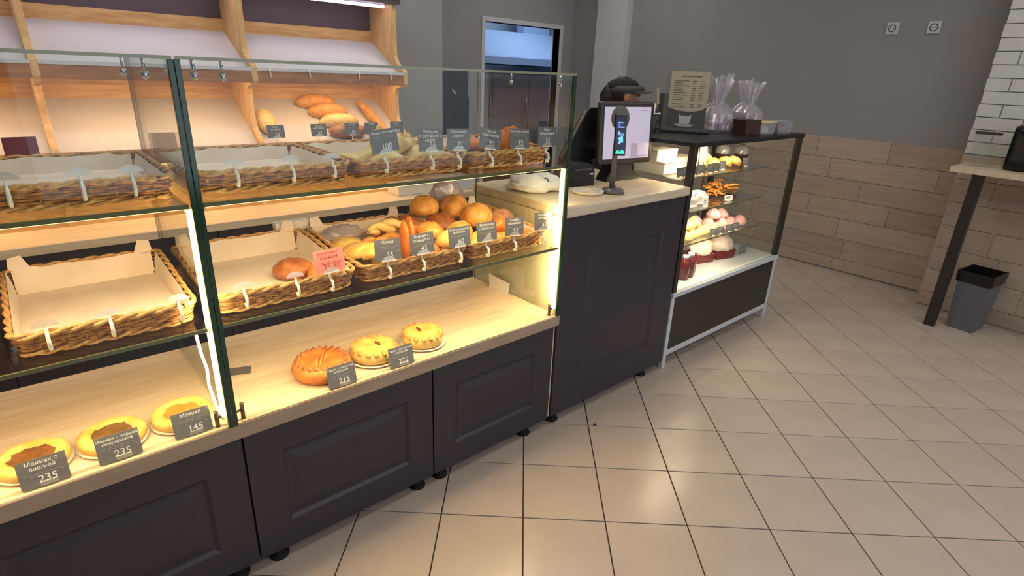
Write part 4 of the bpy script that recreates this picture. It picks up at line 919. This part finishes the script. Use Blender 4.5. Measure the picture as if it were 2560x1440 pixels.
q = thing('clear_tub', 'clear plastic tub of cookies with a yellow lid', 'tub', (1.885, .15, tz), R(-10)); MB().prism([(-.06, 0), (.06, 0), (.068, .062), (-.068, .062)], -.05, .05, 'y').build('tub', 'film', q, True); MB().prism([(-.07, .062), (.07, .062), (.07, .07), (-.07, .07)], -.053, .053, 'y').build('lid', 'crust_pale', q, True); MB().blob((0, 0, .003), (.05, .038, .036), 4, .2).build('cookies', 'cream', q, True)
q = thing('clear_tub', 'clear plastic tub of dark cookies at the cake case corner', 'tub', (2.045, .125, tz), R(-8)); MB().prism([(-.065, 0), (.065, 0), (.072, .066), (-.072, .066)], -.05, .05, 'y').build('tub', 'film', q, True); MB().prism([(-.074, .066), (.074, .066), (.074, .072), (-.074, .072)], -.053, .053, 'y').build('lid', 'film', q, True); MB().blob((0, 0, .003), (.055, .04, .04), 6, .25).build('cookies', 'crust_cinnamon', q, True)

# ================================================================== CUSTOMER SIDE: BAR TABLE, BIN
X_ = thing('bar_table', 'narrow pale bar table on a slim dark leg by the pier', 'table', (3.1, -.9, 0))
MB().prism([(3.0, -.60), (3.4305, -.60), (3.2935, -2.0), (2.92, -2.0)], 1.035, 1.068).build('table_top', 'worktop', X_)
MB().prism([(3.015, -.72), (3.075, -.72), (3.075, -.78), (3.015, -.78)], .0, 1.035).build('leg', 'dark_brown', X_)
MB().prism([(2.95, -1.9), (3.01, -1.9), (3.01, -1.96), (2.95, -1.96)], .0, 1.035).build('leg', 'dark_brown', X_)
W_ = thing('waste_bin', 'grey tapered waste bin lined with a black bag under the bar table', 'bin', (3.20, -.915, 0), R(-8))
def taper(w0, d0, w1, d1, z0, z1):
    v = []; 
    for (w_, d_, z_) in ((w0, d0, z0), (w1, d1, z1)): v += [(-w_, -d_, z_), (w_, -d_, z_), (w_, d_, z_), (-w_, d_, z_)]
    return v
MB().add(taper(.09, .075, .112, .095, 0, .40), [(3, 2, 1, 0), (0, 1, 5, 4), (1, 2, 6, 5), (2, 3, 7, 6), (3, 0, 4, 7)]).build('body', 'bin_grey', W_, True)
v = taper(.116, .099, .120, .103, .335, .408) + taper(.110, .093, .104, .087, .408, .30); bgm = MB().add(v, [(0, 1, 5, 4), (1, 2, 6, 5), (2, 3, 7, 6), (3, 0, 4, 7), (4, 5, 9, 8), (5, 6, 10, 9), (6, 7, 11, 10), (7, 4, 8, 11), (8, 9, 13, 12), (9, 10, 14, 13), (10, 11, 15, 14), (11, 8, 12, 15), (12, 13, 14, 15)])
for vv in bgm.v: vv += Vector((0, 0, .006 * noise.noise(vv * 30)))
bgm.build('bin_bag', 'bag_black', W_, True)
solo('crumpled_napkin', crumple((.035, .03, .03), 61, .4), 'paper', 'crumpled white napkin lying in the waste bin', 'napkin', (3.215, -.955, .301))
Y_ = thing('counter_appliance', 'glossy black rounded appliance on the bar table', 'appliance', (3.22, -.97, 1.0684), R(-6))
MB().box((-.11, -.13, 0), (.11, .13, .27), bev=.02).build('housing', 'black_gloss', Y_, True); MB().box((-.1115, -.10, .06), (-.109, .10, .22)).build('front_plate', 'dark_brown', Y_, True); MB().tube([(-.12, -.09, .245), (-.125, 0, .248), (-.12, .09, .245)], .006, 8).build('handle', 'plastic_grey', Y_, True)
q = thing('glass_vase', 'clear square glass vase on the bar table end', 'vase', (3.21, -.70, 1.0684), R(12))
v = taper(.05, .05, .068, .068, 0, .21); MB().add(v, [(3, 2, 1, 0), (0, 1, 5, 4), (1, 2, 6, 5), (2, 3, 7, 6), (3, 0, 4, 7)]).build('vessel', 'acrylic', q, True); MB().add(taper(.066, .066, .069, .069, .20, .212), [(0, 1, 5, 4), (1, 2, 6, 5), (2, 3, 7, 6), (3, 0, 4, 7)]).build('rim', 'dark_brown', q, True)

# ================================================================== STAFF SIDE
F_ = thing('black_fridge', 'tall black fridge standing before the kitchen wall', 'fridge', (1.55, 2.9, 0))
MB().box((1.285, 2.92, .04), (1.79, 3.44, 1.30)).build('body', 'black', F_); MB().box((1.335, 2.92, 1.30), (1.79, 3.44, 1.52)).build('top_unit', 'black', F_); MB().box((1.29, 2.895, .06), (1.53, 2.918, 1.29), bev=.004).build('door', 'black_gloss', F_); MB().box((1.54, 2.895, .06), (1.785, 2.918, 1.29), bev=.004).build('door', 'black_gloss', F_); MB().box((1.30, 2.93, 0), (1.77, 3.42, .04)).build('plinth', 'rubber', F_)
MB().prism([(1.60, 1.36), (1.635, 1.34), (1.66, 1.30), (1.63, 1.325)], 2.915, 2.9185, 'y').build('paper_note', 'paper', F_)
Hd = thing('range_hood', 'pale blue steel range hood seen through the kitchen doorway', 'hood', (4.0, 4.7, 1.6))
MB().prism([(4.45, 1.62), (5.35, 1.62), (5.35, 1.70), (5.30, 1.71), (5.25, 2.05), (5.05, 2.05), (4.5, 1.72), (4.45, 1.70)], 3.2, 5.3, 'x').build('canopy', 'hood', Hd)
MB().prism([(4.44, 1.615), (5.36, 1.615), (5.36, 1.70), (4.44, 1.70)], 3.18, 5.32, 'x').build('rim', 'hood', Hd); MB().box((4.4, 5.08, 2.05), (4.9, 5.24, CEIL)).build('duct', 'hood', Hd)
for (sx, lb) in ((3.25, 0), (4.65, 0)): MB().tube([(sx, 4.6, 1.70), (sx, 4.6, CEIL)], .006, 6).build('hanger', 'plastic_grey', Hd)
kc = thing('kitchen_cabinet', 'brown grey steel kitchen cabinet with two doors through the doorway', 'cabinet', (3.7, 4.6, 0))
MB().box((2.75, 4.62, .0), (5.4, 5.4, 1.50)).build('body', 'dark_brown', kc)
for (x0, x1) in ((2.76, 3.45), (3.46, 4.10), (4.11, 4.74), (4.75, 5.38)): d_ = MB().box((x0, 4.595, .55), (x1, 4.618, 1.49), bev=.004).build('door', 'kitchen_door', kc); MB().tube([(x1 - .05, 4.58, .95), (x1 - .05, 4.58, 1.2)], .008, 8).build('handle', 'steel', d_)
area('kitchen_light', (4.0, 4.2, 2.9), 1.2, 20, (.62, .78, 1.0))

# the cashier, standing behind the till counter and facing along it
PX, PY = 1.36, .87
Pn = thing('person', 'person in a dark top and grey visor cap looking down behind the till', 'person', (PX, PY, 0), R(-34))
def skin_body():
    J = {'pel': ((0, 0, .80), .125), 'wai': ((.005, 0, .94), .105), 'che': ((.02, 0, 1.09), .125), 'neb': ((.015, 0, 1.225), .075), 'nec': ((.03, 0, 1.27), .048), 'hea': ((.055, 0, 1.33), .05)}
    E = [('pel', 'wai'), ('wai', 'che'), ('che', 'neb'), ('neb', 'nec'), ('nec', 'hea')]
    for s, n in ((1, 'l'), (-1, 'r')):
        J['sh' + n] = ((.015, .15 * s, 1.185), .058); J['el' + n] = ((.02, .20 * s, .93), .042); J['wr' + n] = ((.20, .15 * s, .86), .03); J['pa' + n] = ((.27, .135 * s, .855), .032)
        E += [('che', 'sh' + n), ('sh' + n, 'el' + n), ('el' + n, 'wr' + n), ('wr' + n, 'pa' + n)]
        for f, (dx, dy, L, r) in enumerate(((.03, .028, .055, .0085), (.035, .010, .065, .009), (.035, -.008, .062, .009), (.03, -.026, .05, .008), (-.01, -.045 * s, .04, .0095))):
            a = (.27 + dx, .135 * s + dy, .855); J['f%d%s' % (f, n)] = (a, r); J['g%d%s' % (f, n)] = ((a[0] + L * .7, a[1] + (0 if f < 4 else -.01 * s), .845), r * .95); J['h%d%s' % (f, n)] = ((a[0] + L * 1.1, a[1], .83), r * .8)
            E += [('pa' + n, 'f%d%s' % (f, n)), ('f%d%s' % (f, n), 'g%d%s' % (f, n)), ('g%d%s' % (f, n), 'h%d%s' % (f, n))]
        J['hi' + n] = ((0, .085 * s, .74), .09); J['kn' + n] = ((.015, .09 * s, .42), .058); J['an' + n] = ((0, .09 * s, .085), .04); J['to' + n] = ((.13, .10 * s, .035), .035)
        E += [('pel', 'hi' + n), ('hi' + n, 'kn' + n), ('kn' + n, 'an' + n), ('an' + n, 'to' + n)]
    ks = list(J); me = bpy.data.meshes.new('body'); me.from_pydata([J[k][0] for k in ks], [(ks.index(a), ks.index(b)) for a, b in E], [])
    o = bpy.data.objects.new('body', me); col.objects.link(o); o.parent = Pn
    o.modifiers.new('skin', 'SKIN'); 
    for i, k in enumerate(ks): me.skin_vertices[0].data[i].radius = (J[k][1], J[k][1]); me.skin_vertices[0].data[i].use_root = (k == 'pel')
    sb_ = o.modifiers.new('sub', 'SUBSURF'); sb_.levels = 2; sb_.render_levels = 2
    # dark top and trousers above skin, by height and reach along the arm
    m = bpy.data.materials.new('clothed'); m.use_nodes = True; nt = m.node_tree; b = nt.nodes['Principled BSDF']; b.inputs['Roughness'].default_value = .8
    tc = nt.nodes.new('ShaderNodeTexCoord'); sp = nt.nodes.new('ShaderNodeSeparateXYZ'); nt.links.new(tc.outputs['Object'], sp.inputs[0])
    c1 = nt.nodes.new('ShaderNodeMath'); c1.operation = 'GREATER_THAN'; c1.inputs[1].default_value = 1.245; nt.links.new(sp.outputs['Z'], c1.inputs[0])
    c2 = nt.nodes.new('ShaderNodeMath'); c2.operation = 'GREATER_THAN'; c2.inputs[1].default_value = .185; nt.links.new(sp.outputs['X'], c2.inputs[0])
    mxx = nt.nodes.new('ShaderNodeMath'); mxx.operation = 'MAXIMUM'; nt.links.new(c1.outputs[0], mxx.inputs[0]); nt.links.new(c2.outputs[0], mxx.inputs[1])
    mi = nt.nodes.new('ShaderNodeMix'); mi.data_type = 'RGBA'; mi.inputs[6].default_value = lin((38, 36, 40)) + (1,); mi.inputs[7].default_value = lin((196, 142, 112)) + (1,)
    nt.links.new(mxx.outputs[0], mi.inputs[0]); nt.links.new(mi.outputs[2], b.inputs['Base Color']); me.materials.append(m)
    return o
skin_body()
HC = Vector((.075, 0, 1.412)); HM = Matrix.Translation(HC) @ Matrix.Rotation(R(10), 4, 'Y')
def head_fn(p):
    x, y, z = p
    if z < 0: x = x * (1 + .12 * z) + .10 * -z; y = y * (1 + .30 * z)          # jaw narrows, chin forward
    if x > 0: y *= (1 - .12 * x); x *= .98
    nz = math.exp(-((z + .22) / .17) ** 2) * math.exp(-(y / .16) ** 2); 
    if x > .5: x += .20 * nz                                                    # nose
    ey = math.exp(-((z - .02) / .10) ** 2) * math.exp(-((abs(y) - .36) / .16) ** 2)
    if x > .4: x -= .10 * ey                                                    # eye sockets
    mo = math.exp(-((z + .52) / .05) ** 2) * math.exp(-(y / .3) ** 2)
    if x > .4: x -= .05 * mo
    return Vector((x, y, z))
hd = MB().blob((0, 0, -.100), (.096, .074, .100), 0, .0, 1, 1.0, M=HM, nu=48, nv=36, fn=head_fn).build('head', 'skin', Pn, True)
ew = MB(); ei = MB()
for s in (-1, 1):
    ew.blob((.079, .029 * s, -.008), (.010, .012, .009), 1, 0, 1, 1.0, M=HM, nu=12, nv=8); ei.blob((.0865, .029 * s, -.0045), (.0045, .005, .005), 1, 0, 1, 1.0, M=HM, nu=10, nv=6)
    er = MB().blob((-.004, .073 * s, -.032), (.018, .009, .028), 3, .1, 3, 1.0, M=HM, nu=16, nv=12); er.build('ear', 'skin', hd, True)
ew.build('eye', 'white_metal', hd, True); ei.build('iris', 'hair', hd, True)
MB().tube([(.088, .018, .018), (.089, .03, .022), (.083, .045, .016)], .0035, 6, M=HM).tube([(.088, -.018, .018), (.089, -.03, .022), (.083, -.045, .016)], .0035, 6, M=HM).build('eyebrow', 'hair', hd, True)
MB().tube([(.092, -.02, -.060), (.0965, 0, -.058), (.092, .02, -.060)], .004, 6, M=HM).build('mouth', 'crust_red', hd, True)
def hair_fn(p): return Vector((p.x if p.x < .25 else .25 + (p.x - .25) * .2, p.y, p.z))
MB().blob((-.014, 0, -.092), (.092, .079, .10), 4, .05, 3, 1.0, M=HM, nu=40, nv=24, fn=lambda p: Vector((min(p.x, .30 if p.z > .45 else -.12 - .1 * p.z), p.y, p.z))).blob((-.10, 0, -.10), (.045, .05, .075), 6, .15, 3, 1.0, M=HM).build('hair', 'hair', Pn, True)
MB().blob((-.012, 0, .046), (.104, .088, .056), 2, .02, 2, .02, M=HM @ Matrix.Rotation(R(-12), 4, 'Y'), nu=40, nv=20).build('cap_crown', 'cap_dark', Pn, True)
bd = []
for k in range(40): a = 2 * PI * k / 40; bd.append((-.004 + .103 * math.cos(a), .087 * math.sin(a), .036 + .022 * math.cos(a)))
MB().tube(bd, .011, 8, True, M=HM, sy=1.9).build('cap_band', 'cap_grey', Pn, True)
pk = []; n = 20
vs = []; fs = []
for j in range(8):
    for i in range(n + 1):
        a = R(-78 + 156 * i / n); rr = j / 7; rx = .094 + .072 * rr * math.cos(a) ** .6; vs.append(HM @ Vector((rx * math.cos(a), (.084 + .012 * rr) * math.sin(a), .060 - .010 * rr - .030 * abs(math.sin(a)) ** 2 * 1.0)))
for j in range(7):
    for i in range(n): a = j * (n + 1) + i; fs.append((a, a + 1, a + n + 2, a + n + 1))
pk = MB().add(vs, fs, True).build('cap_peak', 'cap_grey', Pn, True); so = pk.modifiers.new('thick', 'SOLIDIFY'); so.thickness = .005

# ================================================================== SMALL LEFTOVERS
for (x, lb) in ((-.395, 'next to the rack divider'), (-.182, 'above the stacked loaves'), (.113, 'above the baguette end'), (.32, 'at the end panel of the rack')):
    G = thing('rail_clip', 'small white clip hanging under the upper price rail, ' + lb, 'clip', (x, 1.7478, 1.474), 0, 'clips on the upper price rail')
    MB().tube([(0, -.004, .012), (0, -.005, 0), (.002, -.008, -.018), (.003, -.004, -.032), (.002, .0, -.026)], .0042, 6, sy=1.4).build('hook', 'clip', G, True)
    MB().box((-.009, -.004, .004), (.009, .0002, .016), bev=.001).build('grip', 'clip', G, True)
MB().prism([(.325, .57), (.332, .663), (.288, .71), (.26, .695), (.242, .70), (.228, .617), (.156, .625), (.162, .601), (.221, .581), (.223, .57)], .0918, .0926, 'x').build('tape_residue', 'parchment', T)
solo('floor_crumb', MB().prism([(-.009, -.004), (.0, -.008), (.008, -.002), (.006, .006), (-.004, .007)], 0, .002), 'dark_brown', 'small dark scrap lying on the tiles before the till', 'scrap', (.277, -.102, .0003))

# resting places of the piled goods, so that they lie on one another and on their baskets, shelves and trays
REST = {
    'jam_doughnut.002': (-0.4745, 0.1297, 0.8907),
    'half_moon_pastry.004': (-0.6067, 0.1411, 0.8867),
    'half_moon_pastry.003': (-0.663, 0.137, 0.9327),
    'half_moon_pastry.002': (-0.6719, 0.2182, 0.9127),
    'half_moon_pastry.001': (-0.663, 0.2937, 0.8927),
    'half_moon_pastry': (-0.6595, 0.3826, 0.8927),
    'jam_doughnut': (-0.545, 0.165, 0.8867),
    'jam_doughnut.001': (-0.5003, 0.2061, 0.8867),
    'curd_roll': (-0.3935, 0.1103, 0.9347),
    'curd_roll.001': (-0.4293, 0.2323, 0.8907),
    'curd_roll.002': (-0.4155, 0.3226, 0.9147),
    'twisted_roll': (-0.5525, 0.3426, 0.8907),
    'twisted_roll.001': (-0.538, 0.275, 0.9027),
    'twisted_roll.003': (-0.4183, 0.3961, 0.9267),
    'plastic_bag': (-0.6365, 0.4497, 0.8887),
    'twisted_roll.002': (-0.5201, 0.3202, 0.9417),
    'curd_roll.003': (-0.4149, 0.2052, 0.9467),
    'long_pasty': (-0.254, 0.115, 0.8867),
    'long_pasty.001': (-0.1455, 0.1256, 0.8867),
    'long_pasty.005': (-0.032, 0.122, 0.8867),
    'long_pasty.004': (-0.185, 0.19, 0.8867),
    'long_pasty.002': (-0.05, 0.2, 0.8907),
    'yeast_bun.002': (-0.245, 0.385, 0.8907),
    'yeast_bun.005': (-0.038, 0.395, 0.8907),
    'yeast_bun.004': (-0.235, 0.27, 0.8907),
    'yeast_bun.006': (-0.017, 0.275, 0.9147),
    'yeast_bun.001': (-0.1429, 0.4344, 0.9467),
    'yeast_bun.003': (-0.128, 0.3003, 0.9327),
    'plastic_bag.001': (-0.1201, 0.5202, 0.9667),
    'long_pasty.003': (-0.11, 0.165, 0.9347),
    'yeast_bun': (-0.2915, 0.4347, 0.9707),
    'cinnamon_roll': (-0.91, 0.235, 0.8907),
    'cinnamon_roll.001': (-0.85, 0.135, 0.8907),
    'folded_pastry.001': (-0.6125, 0.1526, 1.2187),
    'folded_pastry': (-0.6301, 0.2652, 1.2187),
    'folded_pastry.002': (-0.4551, 0.2252, 1.2187),
    'triangle_pastry': (-0.435, 0.3, 1.2107),
    'triangle_pastry.001': (-0.53, 0.36, 1.2107),
    'folded_pastry.003': (-0.5435, 0.2197, 1.2647),
    'flat_bread': (-0.2225, 0.1924, 1.2107),
    'flat_bread.001': (-0.222, 0.21, 1.2507),
    'cheese_bun': (-0.088, 0.215, 1.2147),
    'cheese_bun.001': (-0.0401, 0.1502, 1.2147),
    'cheese_bun.002': (-0.005, 0.245, 1.2147),
    'cheese_bun.003': (-0.032, 0.165, 1.2187),
    'white_loaf.003': (0.0575, 1.8304, 1.1247),
    'white_loaf.002': (0.0435, 1.9103, 1.1772),
    'white_loaf.001': (0.0135, 1.9903, 1.2276),
    'white_loaf': (-0.0265, 2.0703, 1.278),
    'white_loaf.004': (-0.3905, 1.9224, 1.1827),
    'baguette': (0.2801, 1.9398, 1.1984),
    'cake_tag': (1.055, 0.125, 1.0458),
    'cake_tag.001': (1.118, 0.129, 1.0458),
    'cake_tag.002': (1.182, 0.125, 1.0458),
    'cake_tag.003': (1.262, 0.129, 1.0458),
    'cake_tag.004': (1.345, 0.125, 1.0458),
    'cake_tag.005': (1.405, 0.129, 1.0458),
    'cake_tag.006': (1.515, 0.15, 1.0458),
    'cake_tag.007': (1.8, 0.16, 1.0458),
    'cake_tag.008': (1.33, 0.115, 0.8608),
    'cake_tag.009': (1.62, 0.135, 0.8608),
    'cake_tag.010': (1.46, 0.108, 0.6758),
    'cake_tag.011': (1.54, 0.108, 0.6758),
    'cake_tag.012': (1.64, 0.108, 0.6758),
    'cake_tag.013': (1.72, 0.108, 0.6758),
    'cake_tag.014': (2, 0.17, 0.4548),
    'cake_box': (1.14, 0.33, 1.0454),
    'cake_box.001': (1.36, 0.4, 1.0454),
    'cake_box.002': (1.13, 0.35, 1.1118),
    'biscuit_stick': (1.315, 0.235, 1.0454),
    'biscuit_stick.001': (1.341, 0.241, 1.0454),
    'biscuit_stick.002': (1.367, 0.235, 1.0454),
    'biscuit_stick.003': (1.393, 0.241, 1.0454),
    'biscuit_stick.004': (1.419, 0.235, 1.0454),
    'biscuit_stick.005': (1.445, 0.241, 1.0454),
    'biscuit_stick.006': (1.471, 0.235, 1.0454),
    'orange_cookie': (1.508, 0.2103, 1.0494),
    'orange_cookie.001': (1.5929, 0.2544, 1.0494),
    'orange_cookie.003': (1.6525, 0.2174, 1.0574),
    'orange_cookie.004': (1.721, 0.1997, 1.0574),
    'orange_cookie.002': (1.5143, 0.2723, 1.0784),
    'dome_pot': (1.7, 0.4, 1.0454),
    'dome_pot.001': (1.82, 0.33, 1.0454),
    'dome_pot.002': (1.925, 0.26, 1.0454),
    'eclair_box': (1.25, 0.2, 0.8604),
    'eclair_box.001': (1.38, 0.215, 0.8604),
    'honey_sticks': (1.72, 0.25, 0.8604),
    'yellow_meringue': (1.22, 0.14, 0.6794),
    'yellow_meringue.001': (1.3, 0.15, 0.6794),
    'yellow_meringue.002': (1.385, 0.155, 0.6794),
    'yellow_meringue.003': (1.25, 0.215, 0.6794),
    'yellow_meringue.004': (1.33, 0.225, 0.6794),
    'yellow_meringue.005': (1.415, 0.23, 0.6794),
    'yellow_meringue.008': (1.466, 0.165, 0.6794),
    'yellow_meringue.009': (1.4965, 0.2447, 0.6794),
    'yellow_meringue.010': (1.546, 0.165, 0.6794),
    'pink_meringue': (1.608, 0.2247, 0.6794),
    'pink_meringue.001': (1.6865, 0.1853, 0.6794),
    'pink_meringue.002': (1.776, 0.18, 0.6794),
    'pink_meringue.003': (1.6045, 0.3176, 0.6794),
    'pink_meringue.004': (1.7051, 0.2752, 0.6794),
    'pink_meringue.005': (1.8049, 0.2652, 0.6794),
    'pink_meringue.008': (1.866, 0.1647, 0.6794),
    'yellow_meringue.006': (1.2875, 0.1876, 0.7284),
    'yellow_meringue.007': (1.37, 0.195, 0.7324),
    'pink_meringue.006': (1.6565, 0.2297, 0.7334),
    'pink_meringue.007': (1.7449, 0.2302, 0.7254),
    'juice_bottle': (1.235, 0.125, 0.4544),
    'juice_bottle.001': (1.305, 0.135, 0.4544),
    'juice_bottle.002': (1.372, 0.165, 0.4544),
    'juice_bottle.003': (1.425, 0.21, 0.4544),
    'juice_bottle.004': (1.19, 0.19, 0.4544),
    'juice_bottle.005': (1.26, 0.21, 0.4544),
    'meringue_roulade': (1.62, 0.27, 0.4544),
    'meringue_roulade.001': (1.82, 0.24, 0.4544),
    'menu_stand': (1.4, 0.36, 1.2364),
    'chocolate_box': (1.72, 0.15, 1.2364),
    'clear_tub': (1.885, 0.15, 1.2364),
    'clear_tub.001': (2.045, 0.125, 1.2364),
    'straw_cup': (1.268, 0.495, 1.2364),
    'napkin_stack': (1.15, 0.53, 1.2364),
    'leaflet_holder': (1.46, 0.545, 1.2404),
    'cellophane_bag': (1.665, 0.335, 1.2364),
    'cellophane_bag.001': (1.84, 0.43, 1.2364),
    'cellophane_bag.002': (1.985, 0.295, 1.2364),
    'cellophane_bag.003': (2.12, 0.41, 1.2364)}
for n_, p_ in REST.items(): bpy.data.objects[n_].location = p_
